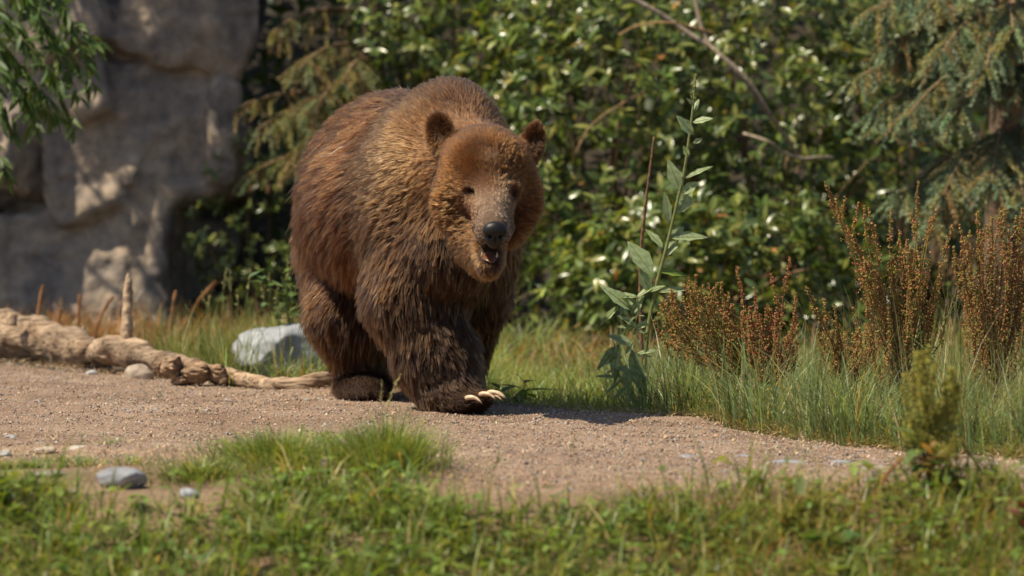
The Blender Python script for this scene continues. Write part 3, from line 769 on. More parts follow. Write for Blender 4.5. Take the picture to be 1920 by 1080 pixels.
O = tg_ + SUN * r.uniform(2.6, 4.2, n)[:, None]; O = clear_rays(O[O[:, 2] > 2.3]); n = len(O)
dl = nrm(r.normal(size=(n, 3)))
base = np.array((-2.75, 23.2, gz(np.array([-2.75]), np.array([23.2]))[0]))
tr = thing('tall_tree', 'tall shady tree with leafy crown rooted behind the rock face', 'tree', base)
V, F, C = scatter(LEAF_T, LEAF_F, basis(dl, r.normal(0, .6, (n, 3)) + np.array((0, 0, 1))), r.uniform(.13, .2, n), O - base, mixcol(n, GREENS, None, .15, r))
tag(mesh('crown', V, F, M_SOFT, tr, C, smooth=True), kind='stuff')
V, F, C = tube(smooth_line([(0, 0, -.2), (.05, -.1, 1.5), (.0, -.5, 3), (-.2, -1.2, 4.5)], 20), np.linspace(.16, .05, 20), 12, (.14, .10, .075), jit=.2); mesh('trunk', V, F, M_BARK, tr, C, smooth=True)
# ------------------------------------------------------------------ the bear
def make_bear():
    root_p = P(800, 0, 14.6); root_p[2] = 0.0
    root = thing('bear', 'large brown bear walking along the gravel path with its head lowered and mouth open', 'bear', root_p)
    T = nrm((.22, -.97, 0)); UP = np.array((0, 0, 1.))
    def frame(f, up=UP):
        f = nrm(f); s = nrm(np.cross(up, f)); return np.stack((f, s, np.cross(f, s)), 1)   # columns fwd, left, up
    BK = -T
    DN = np.array((0, 0, -1.))
    # colours (albedo) : dark leg, red flank, tan mane, head
    DK = (.145, .076, .033); RD = (.205, .091, .037); TN = (.37, .190, .078); HD = (.315, .152, .054); HB = (.215, .108, .044)
    CH = (.34, .170, .064)
    pr = []
    def el(c, r, f=T, up=UP, k=.09, col=RD, L=.05, flow=None, lie=.75, name=''):
        pr.append(dict(t='e', c=np.array(c), r=np.array(r), R=frame(f, up), k=k, col=np.array(col), L=L, flow=flow, lie=lie, name=name))
    def rc(a, b, ra, rb, k=.07, col=RD, L=.05, flow=None, lie=.75, name=''):
        pr.append(dict(t='c', a=np.array(a), b=np.array(b), ra=ra, rb=rb, k=k, col=np.array(col), L=L, flow=flow, lie=lie, name=name))
    fl_t = nrm(BK * .55 + DN * .8); fl_b = nrm(BK * .9 + DN * .3)
    # torso: (forward, side, up) radii
    el(P(745, 372, 15.25), (.42, .365, .385), col=RD, L=.078, flow=fl_t)
    el(P(762, 395, 14.85), (.52, .385, .345), col=RD, L=.080, flow=fl_t)
    el(P(815, 385, 14.50), (.38, .30, .355), col=(.205, .105, .045), L=.05, flow=fl_b, name='shoulder')
    el(P(842, 238, 14.52), (.27, .185, .190), col=HB, L=.030, flow=nrm(BK), k=.12)
    el(P(755, 250, 14.9), (.40, .20, .15), col=RD, L=.065, flow=fl_t, k=.12)
    rc(P(848, 330, 14.35), P(900, 322, 14.05), .265, .170, k=.08, col=TN, L=.034, flow=fl_b, name='neck')
    el(P(765, 330, 14.42), (.24, .13, .23), col=TN, L=.036, flow=fl_b, k=.10, name='shoulder')
    rc(P(850, 470, 14.2), P(830, 520, 14.5), .17, .2, k=.1, col=DK, L=.05, flow=DN)          # chest
    # right fore leg, stepping forward
    rc(P(770, 425, 14.38), P(772, 555, 14.30), .165, .168, col=(.170, .085, .036), L=.058, flow=DN, k=.09)
    rc(P(772, 555, 14.30), P(818, 668, 14.25), .168, .150, col=DK, L=.056, flow=nrm((.15, 0, -1)), k=.07)
    rc(P(818, 668, 14.25), P(850, 722, 14.18), .148, .105, col=DK, L=.036, flow=nrm((.4, -.1, -1)), k=.06)
    pw = nrm((.86, -.50, -.0))
    el(P(855, 748, 14.15), (.135, .092, .062), f=pw, col=DK, L=.024, flow=nrm(pw + DN * .5), k=.06)
    def toes(c, f, n=5, sp=.036, r=.032, lift=0.):
        f = nrm(f); s = nrm(np.cross(UP, f)); out = []
        for k in range(n):
            o = (k - (n - 1) / 2)
            q = np.array(c) + s * (-o) * sp - f * (.012 * o * o) + UP * (lift - .004 * o * o)
            el(q, (r * 1.45, r * .72, r * .95), f=f, col=DK, L=.013, flow=f, k=.018, lie=.9)
            out.append((q, f, s))
        return out
    claws = []
    claws += toes(P(903, 746, 14.08), pw, lift=.004)
    # left fore leg, trailing
    rc(P(912, 430, 14.32), P(900, 560, 14.50), .135, .105, col=DK, L=.042, flow=DN, k=.08)
    rc(P(900, 560, 14.50), P(872, 690, 14.72), .105, .080, col=DK, L=.04, flow=DN)
    c = P(868, 690, 14.66); c[2] = .06
    el(c, (.14, .085, .06), f=(.2, -1, 0), col=DK, L=.02, flow=nrm((.2, -1, -.3)), k=.05)
    claws += toes(c + nrm((.2, -1, 0)) * .125 + (0, 0, -.016), (.2, -1, 0))
    # right hind leg
    rc(P(655, 470, 15.15), P(656, 585, 14.98), .20, .150, col=(.18, .088, .036), L=.068, flow=DN, k=.09)
    rc(P(656, 585, 14.98), P(678, 690, 15.04), .150, .108, col=(.155, .078, .033), L=.060, flow=DN)
    c = P(681, 690, 14.92); c[2] = .062
    el(c, (.185, .105, .066), f=(.12, -1, 0), col=DK, L=.022, flow=nrm((.1, -1, -.5)), k=.05)
    claws += toes(c + nrm((.12, -1, 0)) * .165 + (0, 0, -.018), (.12, -1, 0), sp=.038)
    # left hind leg, behind
    rc(P(835, 470, 15.35), P(815, 600, 15.35), .18, .14, col=DK, L=.05, flow=DN)
    rc(P(815, 600, 15.35), P(800, 690, 15.55), .14, .10, col=DK, L=.045, flow=DN)
    c = P(800, 690, 15.42); c[2] = .062
    el(c, (.18, .10, .066), f=(.1, -1, 0), col=DK, L=.022, flow=nrm((.1, -1, -.5)), k=.05)
    claws += toes(c + nrm((.1, -1, 0)) * .16 + (0, 0, -.018), (.1, -1, 0), sp=.038)
    el(P(775, 330, 15.62), (.06, .05, .07), col=RD, L=.05, flow=DN, k=.05)                # tail
    # head
    nose = P(928, 438, 13.47)
    HF = nrm((.10, -.80, -.50)); HU = nrm(np.array((.07, -.35, .9)))
    def hel(c, r, **kw):
        kw.setdefault('k', .05); kw.setdefault('flow', 'face'); el(c, r, f=HF, up=HU, **kw)
    hel(P(911, 318, 13.905), (.180, .172, .165), col=HD, L=.020, name='head')
    hel(P(914, 305, 13.85), (.115, .140, .120), col=HD, L=.018, name='head')               # forehead
    hel(P(853, 375, 13.90), (.10, .090, .125), col=CH, L=.030, k=.045, name='cheek')
    hel(P(977, 375, 13.93), (.10, .080, .120), col=HD, L=.030, k=.07, name='cheek')
    hel(P(880, 425, 13.88), (.10, .075, .085), col=CH, L=.030, k=.06, name='cheek')
    hel(P(955, 425, 13.90), (.09, .070, .080), col=HD, L=.028, k=.06, name='cheek')
    rc(P(915, 330, 13.86), P(923, 392, 13.72), .118, .074, k=.07, col=HD, L=.015, flow='face', name='head')   # mid face
    for (x, y) in ((886, 349), (960, 353)): hel(P(x, y, 13.765), (.030, .030, .016), col=HD, L=.011, k=.06)   # brows
    rc(P(921, 376, 13.735), P(925, 420, 13.56), .068, .050, k=.06, col=(.52, .35, .235), L=.009, flow='face', lie=.9, name='muzzle')
    rc(P(925, 420, 13.56), P(927, 437, 13.515), .047, .042, k=.03, col=(.40, .28, .20), L=.007, flow='face', lie=.9, name='muzzle')
    for x in (908, 942): rc(P(x - (925 - x) * .35, 425, 13.68), P(x, 446, 13.575), .042, .030, k=.03, col=(.17, .105, .06), L=.006, flow='face', lie=.9)  # lips
    rc(P(910, 445, 13.82), P(917, 498, 13.625), .084, .046, k=.025, col=(.27, .15, .07), L=.022, flow='chin', name='jaw')
    rc(P(893, 462, 13.86), P(910, 492, 13.74), .088, .058, k=.04, col=(.30, .165, .07), L=.032, flow='chin', name='jaw')
    ears = []
    for (x, y, dx, D) in ((824, 247, -.4, 13.95), (1001, 260, .4, 13.97)):
        f = nrm((dx * .7, -.9, .1)); u = nrm((dx * .55, 0, 1))
        el(P(x, y, D), (.040, .066 if dx < 0 else .054, .086 if dx < 0 else .078), f=f, up=u, col=HB, L=.020, flow='ear', k=.03, name='ear')
        pr[-1]['ec'] = P(x, y, D)
        el(P(x - dx * 30, y + 28, D + .0), (.05, .05, .05), col=HB, L=.02, flow='face', k=.05)
    OFF = .016
    h = .0115
    lo = np.array((-.95, 13.36, -.03)); hi = np.array((.25, 15.85, 1.32))
    G, org = grid_pts(lo, hi, h)
    def dist(p_, q):
        return sd_ell(q, p_['c'], p_['r'], p_['R']) if p_['t'] == 'e' else sd_cone(q, p_['a'], p_['b'], p_['ra'], p_['rb'])
    f = np.full(G.shape[:3], .3)
    for p_ in pr:
        if p_['t'] == 'e': R_ = p_['r'].max() ; blo, bhi = p_['c'] - R_, p_['c'] + R_
        else:
            R_ = max(p_['ra'], p_['rb']); blo, bhi = np.minimum(p_['a'], p_['b']) - R_, np.maximum(p_['a'], p_['b']) + R_
        i0 = np.clip(((blo - .14 - org) / h).astype(int), 0, None); i1 = ((bhi + .14 - org) / h).astype(int) + 2
        sl = tuple(slice(a, b_) for a, b_ in zip(i0, i1))
        f[sl] = smin(f[sl], dist(p_, G[sl]), p_['k'])
    f += OFF * np.clip((G[..., 2] - .03) / .1, .1, 1) * np.clip((G[..., 1] - 13.5) / .35, .15, 1)
    # carve: mouth gap, eye sockets, ear cups
    def carve(d, k):
        nonlocal f
        f = -smin(-f, d, k)
    mc = P(918, 472, 13.59)
    carve(sd_ell(G, mc, np.array((.105, .056, .025)), frame(nrm((.08, -.92, -.34)), HU)), .012)
    for (x, y) in ((886, 363), (961, 367)):
        carve(sd_ell(G, P(x, y, 13.715), np.array((.035, .017, .010)), frame(HF, HU)), .02)
    for p_ in pr:
        if p_['name'] == 'ear':
            carve(sd_ell(G, p_['c'] + p_['R'][:, 0] * .034, np.array((.026, p_['r'][1] - .024, p_['r'][2] - .024)), p_['R']), .02)
    f = np.maximum(f, .004 - G[..., 2])
    V, F = surface_nets(f, org, h)
    # relax the grid's steps a little
    E = np.concatenate((F[:, (0, 1)], F[:, (1, 2)], F[:, (2, 3)], F[:, (3, 0)]))
    for it in range(3):
        s = np.zeros_like(V); n = np.zeros(len(V))
        for k in range(3): s[:, k] = np.bincount(E[:, 0], V[E[:, 1], k], len(V)) + np.bincount(E[:, 1], V[E[:, 0], k], len(V))
        n = np.bincount(E[:, 0], minlength=len(V)) + np.bincount(E[:, 1], minlength=len(V))
        V = V + .5 * (s / n[:, None] - V)
    # smooth gradient for normals
    g = np.stack(np.gradient(f, h), -1)
    def grad(q):
        i = np.clip(((q - org) / h), 0, np.array(f.shape) - 1.001); a = i.astype(int); t = i - a; r = 0
        for x in (0, 1):
            for y in (0, 1):
                for z in (0, 1):
                    w = (t[:, 0] if x else 1 - t[:, 0]) * (t[:, 1] if y else 1 - t[:, 1]) * (t[:, 2] if z else 1 - t[:, 2])
                    r = r + w[:, None] * g[np.minimum(a[:, 0] + x, f.shape[0] - 1), np.minimum(a[:, 1] + y, f.shape[1] - 1), np.minimum(a[:, 2] + z, f.shape[2] - 1)]
        return nrm(r)
    chinp = P(921, 470, 13.62); eye_pts = [P(886, 363, 13.74), P(961, 367, 13.74)]
    # marks of the coat, plus a left-lit muzzle bridge and crease shade painted in
    marks = [(P(886, 361, 13.74), .022, (.035, .018, .010), .95, 0), (P(961, 365, 13.74), .021, (.030, .016, .010), .95, 0),
             (P(895, 280, 13.78), .035, (.17, .08, .035), .7, 0), (P(945, 285, 13.8), .035, (.17, .08, .035), .7, 0), (P(900, 348, 13.72), .018, (.13, .06, .027), .7, 0), (P(865, 335, 13.8), .04, (.42, .23, .09), .6, 0), (P(868, 420, 13.8), .03, (.15, .07, .03), .5, 0), (P(975, 400, 13.8), .05, (.13, .06, .026), .55, 0),
             (P(917, 302, 13.74), .030, (.75, .52, .34), .8, 0), (P(917, 330, 13.73), .022, (.5, .3, .15), .5, 0), (P(922, 352, 13.69), .030, (.34, .18, .07), .6, 0),
             (P(897, 398, 13.68), .026, (.60, .26, .07), .85, 0), (P(947, 392, 13.67), .022, (.42, .19, .06), .7, 0),
             (P(927, 388, 13.63), .016, (.16, .135, .12), .85, 0), (P(926, 412, 13.56), .022, (.32, .26, .21), .6, 0),
             (P(910, 388, 13.66), .026, (.95, .70, .50), .85, 0), (P(915, 405, 13.6), .02, (.8, .6, .45), .6, 0), (P(925, 450, 13.55), .028, (.05, .032, .024), .85, 0),  # pale bridge stripe painted as if lit from the left
             (P(920, 486, 13.6), .024, (.05, .03, .022), .8, 0), (P(905, 508, 13.7), .05, (.40, .21, .075), .6, 0),
             (P(812, 335, 13.95), .04, (.62, .44, .26), .75, 0), (P(835, 300, 13.92), .03, (.55, .38, .2), .6, 0), (P(800, 300, 14.05), .04, (.13, .06, .026), .7, 0), (P(1012, 330, 13.98), .035, (.50, .36, .2), .5, 0),  # the dark one paints shade into the crease before the shoulder
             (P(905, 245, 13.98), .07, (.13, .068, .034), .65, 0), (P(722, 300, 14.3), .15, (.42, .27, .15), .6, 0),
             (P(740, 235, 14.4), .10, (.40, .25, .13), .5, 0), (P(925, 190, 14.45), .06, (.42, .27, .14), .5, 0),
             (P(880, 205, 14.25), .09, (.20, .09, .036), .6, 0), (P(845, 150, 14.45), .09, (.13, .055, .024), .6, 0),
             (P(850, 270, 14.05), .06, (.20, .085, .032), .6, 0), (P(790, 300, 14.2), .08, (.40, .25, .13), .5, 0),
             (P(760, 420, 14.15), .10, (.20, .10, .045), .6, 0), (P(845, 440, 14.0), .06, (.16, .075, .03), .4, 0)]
    def tone_col(c): return .285 * np.power(np.maximum(np.asarray(c, float), 1e-5), 1.32)
    def style(q):
        n = len(q)
        D = np.stack([dist(p_, q) for p_ in pr], 1)
        W = np.exp(-(D - D.min(1, keepdims=True)) / .020); W /= W.sum(1, keepdims=True)
        col = W @ np.stack([tone_col(p_['col']) for p_ in pr]); L = W @ np.array([p_['L'] for p_ in pr]); lie = W @ np.array([p_['lie'] for p_ in pr])
        fl = np.zeros((n, 3))
        for k, p_ in enumerate(pr):
            w = W[:, k:k + 1]
            if isinstance(p_['flow'], str):
                if p_['flow'] == 'face': v = nrm(q - (nose + np.array((0, .0, .02))))
                elif p_['flow'] == 'chin': v = nrm(nrm(q - chinp) + np.array((0, .3, -.8)))
                else: v = nrm(nrm(q - p_['ec']) + np.array((0, .2, .6)))
            else: v = p_['flow'][None]
            fl += w * v
        for (c, r, cc, s, _) in marks:
            w = (s * np.exp(-((q - c) ** 2).sum(1) / (r * r)))[:, None]
            col = col * (1 - w) + tone_col(cc) * w
        L = L * (1 - .8 * np.exp(-np.minimum(((q - eye_pts[0]) ** 2).sum(1), ((q - eye_pts[1]) ** 2).sum(1)) / .020 ** 2))
        L = L * np.clip(np.linalg.norm(q - nose, axis=1) / .05 - .5, .25, 1)
        return col, L, lie, fl
    # skin
    sc, _, _, _ = style(V)
    me_s = tint_mat('bear_skin', .8, .2, 60, .7, 1.1, 0)
    mouth = np.exp(-np.maximum((((V - mc) / np.array((.058, .085, .032))) ** 2).sum(1) - .35, 0) * 1.6)[:, None]
    sc = sc * 1.1 * (1 - mouth) + np.array((.03, .016, .012)) * mouth
    ob = mesh('body', V - root_p, F, me_s, root, sc, smooth=True)
    # ---- fur: strands as curves
    tri = np.concatenate((F[:, (0, 1, 2)], F[:, (0, 2, 3)]))
    A = np.linalg.norm(np.cross(V[tri[:, 1]] - V[tri[:, 0]], V[tri[:, 2]] - V[tri[:, 0]]), axis=1) * .5
    cen = V[tri].mean(1)
    r = np.random.default_rng(5)
    dens = np.ones(len(tri))
    head = (cen[:, 1] < 14.12) & (cen[:, 2] > .45)
    dens[head] = 3.6
    dens[(cen[:, 1] < 13.74) & (cen[:, 2] > .5)] = 8.0
    back = (grad(cen)[:, 1] > .35); dens[back] *= .45
    dens[cen[:, 2] < .012] = 0
    pdf = A * dens; pdf /= pdf.sum()
    NS = FUR_N
    k = r.choice(len(tri), NS, p=pdf); u, v = r.random(NS), r.random(NS); fl_ = u + v > 1; u[fl_] = 1 - u[fl_]; v[fl_] = 1 - v[fl_]
    a, b_, c_ = V[tri[k, 0]], V[tri[k, 1]], V[tri[k, 2]]
    Q = a + (b_ - a) * u[:, None] + (c_ - a) * v[:, None]
    n = grad(Q); col, L, lie, fl = style(Q)
    # no fur inside the mouth
    inm = (((Q - mc) / np.array((.058, .080, .031))) ** 2).sum(1) < 1
    keep = ~inm & (np.linalg.norm(Q - nose, axis=1) > .034)
    Q, n, col, L, lie, fl = [z[keep] for z in (Q, n, col, L, lie, fl)]; NS = len(Q)
    tg = fl - (fl * n).sum(1, keepdims=True) * n
    tg = nrm(tg + 1e-5)
    wob = np.stack([fbm(Q * 9, s, 2) for s in (21, 22, 23)], 1); wob -= (wob * n).sum(1, keepdims=True) * n
    wb2 = np.stack([fbm(Q * 34, s, 2) for s in (31, 32, 33)], 1); wb2 -= (wb2 * n).sum(1, keepdims=True) * n
    body_w = np.clip((L - .018) / .03, 0, 1)[:, None]
    tg = nrm(tg + wob * .38 * (.35 + .65 * body_w) + wb2 * .28 * body_w + r.normal(0, .10, (NS, 3)))
    # clumps: strands of one small patch lean to one tip
    cs = np.where(L > .048, .021, np.where(L > .028, .014, .0115))[:, None]
    qj = Q + r.normal(0, 1, (NS, 3)) * cs * .30 + wob * .012
    key = np.floor(qj / cs + 50 * np.round(cs * 1000)).astype(np.int64)
    hid = _hash(key[:, 0], key[:, 1], key[:, 2], 77); hk = (key[:, 0] * 73856093) ^ (key[:, 1] * 19349663) ^ (key[:, 2] * 83492791)
    _, inv = np.unique(hk, return_inverse=True)
    cnt = np.bincount(inv)
    cm = np.stack([np.bincount(inv, Q[:, i]) / cnt for i in range(3)], 1)[inv]
    ct = nrm(np.stack([np.bincount(inv, tg[:, i]) / cnt for i in range(3)], 1)[inv])
    clumpy = (.62 + .24 * body_w[:, 0]) * (.7 + .3 * hid)
    Ls = L * r.normal(1, .16, NS).clip(.5, 1.5) * (.85 + .3 * hid)
    guard = (r.random(NS) < .10) & (L > .024)
    Ls = np.where(guard, Ls * 1.3, Ls); clumpy = np.where(guard, clumpy * .55, clumpy)
    lift = np.clip(1 - lie + r.normal(0, .09, NS) + .22 * (hid - .5), .05, .8)
    KP = 5
    tt = np.linspace(0, 1, KP)
    pts = np.zeros((NS, KP, 3)); base = Q - n * .003
    d0 = nrm(tg * (1 - lift * .8)[:, None] + n * (lift * 1.5 + .25)[:, None])
    d1 = nrm(tg + n * (lift * .35)[:, None] + DN * .16)
    tipc = cm + nrm(ct + n * (.22 + .5 * hid)[:, None] + DN * .1) * (L * (.8 + .45 * hid))[:, None]
    for j, t in enumerate(tt):
        q = base + (d0 * (t - .5 * t * t) + d1 * (.5 * t * t) * 1.25)[:] * Ls[:, None]
        w = (clumpy * t ** 1.6)[:, None]
        tgt = cm + (tipc - cm) * t
        q = q * (1 - w) + (tgt * .9 + q * .1) * w
        pts[:, j] = q
    pts[:, :, 2] = np.maximum(pts[:, :, 2], .006)
    w0 = np.where(L > .028, .00098, np.where(L > .012, .00066, .00058)) * r.uniform(.7, 1.3, NS)
    w0 = np.where(guard, w0 * 1.75, w0)
    rad = w0[:, None] * np.array((1, 1, .9, .62, .12))[None]
    tone = (r.normal(1, .17, NS) * (.66 + .68 * hid) * (1 + .26 * fbm(Q * 6, 41, 2)))[:, None].clip(.35, 1.9)
    warm = 1 + .10 * r.normal(0, 1, (NS, 1)) * np.array((.4, 0, -.6))
    gt = np.where(guard, np.where(r.random(NS) < .55, 2.1, .45), 1.0)[:, None]  # pale guard hairs paint in streak highlights, dark ones add contrast
    base_c = np.clip(col * tone * warm * gt, .002, .8)
    pale = (r.random(NS) < .07)[:, None] * body_w
    base_c = base_c * (1 - pale * .45) + np.array((.26, .14, .07)) * pale * .45
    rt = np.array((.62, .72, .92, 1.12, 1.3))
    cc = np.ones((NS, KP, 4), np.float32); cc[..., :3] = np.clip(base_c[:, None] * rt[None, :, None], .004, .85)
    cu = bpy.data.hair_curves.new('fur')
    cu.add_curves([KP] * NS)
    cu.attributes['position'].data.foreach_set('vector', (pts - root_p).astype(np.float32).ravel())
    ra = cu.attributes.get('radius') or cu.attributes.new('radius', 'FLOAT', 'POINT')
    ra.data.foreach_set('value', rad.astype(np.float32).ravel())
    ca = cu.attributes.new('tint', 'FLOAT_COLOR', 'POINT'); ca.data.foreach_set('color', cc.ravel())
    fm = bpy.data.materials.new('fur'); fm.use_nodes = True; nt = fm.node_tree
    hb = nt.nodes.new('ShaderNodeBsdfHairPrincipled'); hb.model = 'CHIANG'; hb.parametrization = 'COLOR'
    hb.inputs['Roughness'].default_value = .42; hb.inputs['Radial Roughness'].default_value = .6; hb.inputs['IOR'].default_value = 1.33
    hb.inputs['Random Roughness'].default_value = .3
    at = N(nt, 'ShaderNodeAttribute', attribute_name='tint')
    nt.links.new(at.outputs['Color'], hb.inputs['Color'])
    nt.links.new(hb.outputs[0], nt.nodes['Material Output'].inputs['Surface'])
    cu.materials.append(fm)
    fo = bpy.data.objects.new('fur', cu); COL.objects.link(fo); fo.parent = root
    tag(fo, kind='stuff')
    # ---- nose, eyes, claws, tongue
    mn, nt, b = new_mat('wet_nose'); b.inputs['Base Color'].default_value = (.010, .009, .009, 1); b.inputs['Roughness'].default_value = .42; b.inputs['Specular IOR Level'].default_value = .3
    vo = N(nt, 'ShaderNodeTexVoronoi'); vo.inputs['Scale'].default_value = 420; nt.links.new(coords(nt), vo.inputs['Vector']); bump(nt, b, vo.outputs['Distance'], .35, .001)
    G2, o2 = grid_pts(nose - .06, nose + .06, .003)
    NR = frame(nrm((.10, -.93, -.30)), HU); nf, ns, nu = NR[:, 0], NR[:, 1], NR[:, 2]
    d = sd_ell(G2, nose - nf * .004 + nu * .008, np.array((.029, .0425, .034)), NR)
    d = smin(d, sd_ell(G2, nose - nu * .024 - nf * .006, np.array((.024, .028, .032)), NR), .02)
    for s in (-1, 1):
        d = -smin(-d, sd_ell(G2, nose + nf * .024 + ns * s * .0185 - nu * .006, np.array((.022, .0085, .0075)), NR), .008)
        d = -smin(-d, sd_ell(G2, nose + nf * .012 + ns * s * .034 - nu * .012, np.array((.020, .010, .005)), NR), .006)
    d = -smin(-d, sd_ell(G2, nose + nf * .03 - nu * .02, np.array((.016, .0025, .025)), NR), .006)
    nv, nfc = surface_nets(d, o2, .003)
    mesh('nose', nv - root_p, nfc, mn, root, smooth=True)
    me, nt, b = new_mat('eye'); b.inputs['Base Color'].default_value = (.012, .007, .004, 1); b.inputs['Roughness'].default_value = .12
    def uvs(c, rr, R, n=14):
        th = np.linspace(0, math.pi, n); ph = np.linspace(0, 2 * math.pi, 2 * n, endpoint=False)
        a, b2 = np.meshgrid(th, ph, indexing='ij')
        v = np.stack((np.cos(a), np.sin(a) * np.cos(b2), np.sin(a) * np.sin(b2)), -1).reshape(-1, 3) * rr
        i, j = np.meshgrid(np.arange(n - 1), np.arange(2 * n), indexing='ij')
        fc = np.stack((i * 2 * n + j, (i + 1) * 2 * n + j, (i + 1) * 2 * n + (j + 1) % (2 * n), i * 2 * n + (j + 1) % (2 * n)), -1).reshape(-1, 4)
        return v @ R.T + c, fc
    for (x, y) in ((886, 362), (961, 366)):
        lo_, hi_ = 13.60, 13.90                       # find the skin along the depth and set the eye into it
        ds = np.linspace(lo_, hi_, 120); pp = np.array([P(x, y, d_) for d_ in ds])
        i = np.clip(((pp - org) / h + .5).astype(int), 0, np.array(f.shape) - 1)
        hit = np.argmax(f[i[:, 0], i[:, 1], i[:, 2]] < 0)
        ev, ef = uvs(pp[hit] + np.array((0, .004, 0)), np.array((.011, .0125, .0100)), frame(HF, HU))
        mesh('eye', ev - root_p, ef, me, root, smooth=True)
    mt, nt, b = new_mat('tongue'); b.inputs['Base Color'].default_value = (.12, .048, .022, 1); b.inputs['Roughness'].default_value = .4
    tv, tf = uvs(mc + np.array((-.002, .034, -.017)), np.array((.052, .027, .008)), frame(nrm((.08, -.92, -.34)), HU))
    tv += .004 * fbm(tv * 60, 3)[:, None] * np.array((0, 0, 1)); mesh('tongue', tv - root_p, tf, mt, root, smooth=True)
    mti, nt, b = new_mat('tooth'); b.inputs['Base Color'].default_value = (.34, .24, .13, 1); b.inputs['Roughness'].default_value = .35
    for s in (-1, 1):
        p0 = mc + np.array((s * .026, -.045, -.016)); V2, F2, C2 = tube(bez(p0, p0 + (0, -.004, .008), p0 + (0, .002, .018), 5), (.0045, .004, .003, .0018, .0005), 6)
        mesh('tooth', V2 - root_p, F2, mti, root, smooth=True)
    mc_, nt, b = new_mat('claw'); b.inputs['Roughness'].default_value = .38
    nz = N(nt, 'ShaderNodeTexNoise'); nz.inputs['Scale'].default_value = 60; nt.links.new(coords(nt), nz.inputs['Vector'])
    nt.links.new(ramp(nt, nz.outputs[0], [(.3, (.42, .27, .15)), (.7, (.66, .50, .33))]), b.inputs['Base Color'])
    md_, nt, b = new_mat('dark_claw'); b.inputs['Roughness'].default_value = .5; b.inputs['Base Color'].default_value = (.06, .04, .028, 1)
    for (q, f_, s_) in claws:
        fore = q[1] < 14.2
        Lc = .066 if fore else .022
        p0 = q + f_ * (.026 if fore else .018) + UP * (.014 if fore else -.004)
        p1 = p0 + f_ * Lc * .55 + UP * .014; p2 = p0 + f_ * Lc - UP * .016
        p2[2] = max(p2[2], .008)
        V2, F2, C2 = tube(bez(p0, p1, p2, 7), np.array((.0085, .0092, .0088, .0076, .006, .0038, .001)), 8)
        mesh('claw', V2 - root_p, F2, mc_ if fore else md_, root, smooth=True)
    return root
FUR_N = 430000
make_bear()
# ------------------------------------------------------------------ grasses and herbs
GR = [(.15, .215, .045), (.19, .25, .055), (.12, .18, .05), (.24, .28, .07), (.42, .34, .15)]
BLUEGR = [(.17, .245, .12), (.21, .28, .14), (.27, .31, .14), (.14, .20, .09), (.48, .38, .2)]
DRY = [(.40, .30, .15), (.33, .22, .10), (.46, .37, .20), (.26, .22, .08)]
def meadow(name, label, n, xr, yr, h, w, lean, cols, wts, seed, dens=None, cat='grass', kind='stuff', parent=None, base=None, clump=.0, nseg=3):
    r = np.random.default_rng(seed)
    if clump:
        nc = max(n // 26, 1); cx = r.uniform(*xr, nc); cy = yr(cx, r) if callable(yr) else r.uniform(*yr, nc)
        i = r.integers(nc, size=n); x = cx[i] + r.normal(0, clump, n); y = cy[i] + r.normal(0, clump, n)
        caz = np.arctan2(y - cy[i], x - cx[i]); hs = r.uniform(.6, 1.15, nc)[i]
        az = caz + r.normal(0, .7, n)
    else:
        x = r.uniform(*xr, n); y = yr(x, r) if callable(yr) else r.uniform(*yr, n); az = None; hs = np.ones(n)
    keep = np.ones(n, bool)
    if dens is not None: keep = r.random(n) < dens(x, y)
    x, y, hs = x[keep], y[keep], hs[keep]; az = az[keep] if az is not None else None; n = len(x)
    hh = r.uniform(*h, n) * hs
    V, F, C = blades(np.stack((x, y, gz(x, y) - .004), 1), hh, r.uniform(*w, n), r.uniform(*lean, n), mixcol(n, cols, wts, .18, r), az, nseg, r=r)
    if base is not None: V = V - base
    o = mesh(name, V, F, M_GRASS, parent, C)
    if kind: tag(o, None if parent else label, None if parent else cat, kind=kind)
    return o
def nz2(x, y, s, seed): return fbm(np.stack((x * s, y * s, 0 * x), 1), seed, 3)
# foreground turf
edge = lambda x: np.interp(x, (-1.8, -1.2, -.6, -.2, .1, .5, 1, 1.6, 2.2), (11.5, 11.22, 11.36, 11.22, 11.15, 11.22, 11.3, 11.25, 11.2))
fd = lambda x, y: np.clip((edge(x) - y) / .22 + .9 * nz2(x, y, 2.2, 5), 0.0, 1)
meadow('turf', 'lush green foreground turf of grass and clover along the near edge of the path', 17000, (-1.9, 1.9), (10.0, 11.6), (.06, .17), (.004, .009), (.2, 1.4), GR, (4, 4, 3, 3, 1.2), 501, fd, clump=.05)
meadow('turf', 'scattered taller grass blades standing up from the foreground turf', 900, (-1.7, 1.7), (10.3, 11.4), (.13, .25), (.004, .008), (.1, .9), GR, (3, 3, 3, 2, 3), 502, fd)
meadow('dry_turf', 'yellowing tangled grass in the foreground turf beneath the blurred dock', 2600, (.35, 1.8), (10.2, 11.2), (.06, .17), (.003, .007), (.4, 1.6), [(.36, .27, .10), (.26, .23, .07), (.30, .19, .09), (.2, .22, .06)], None, 503, fd)
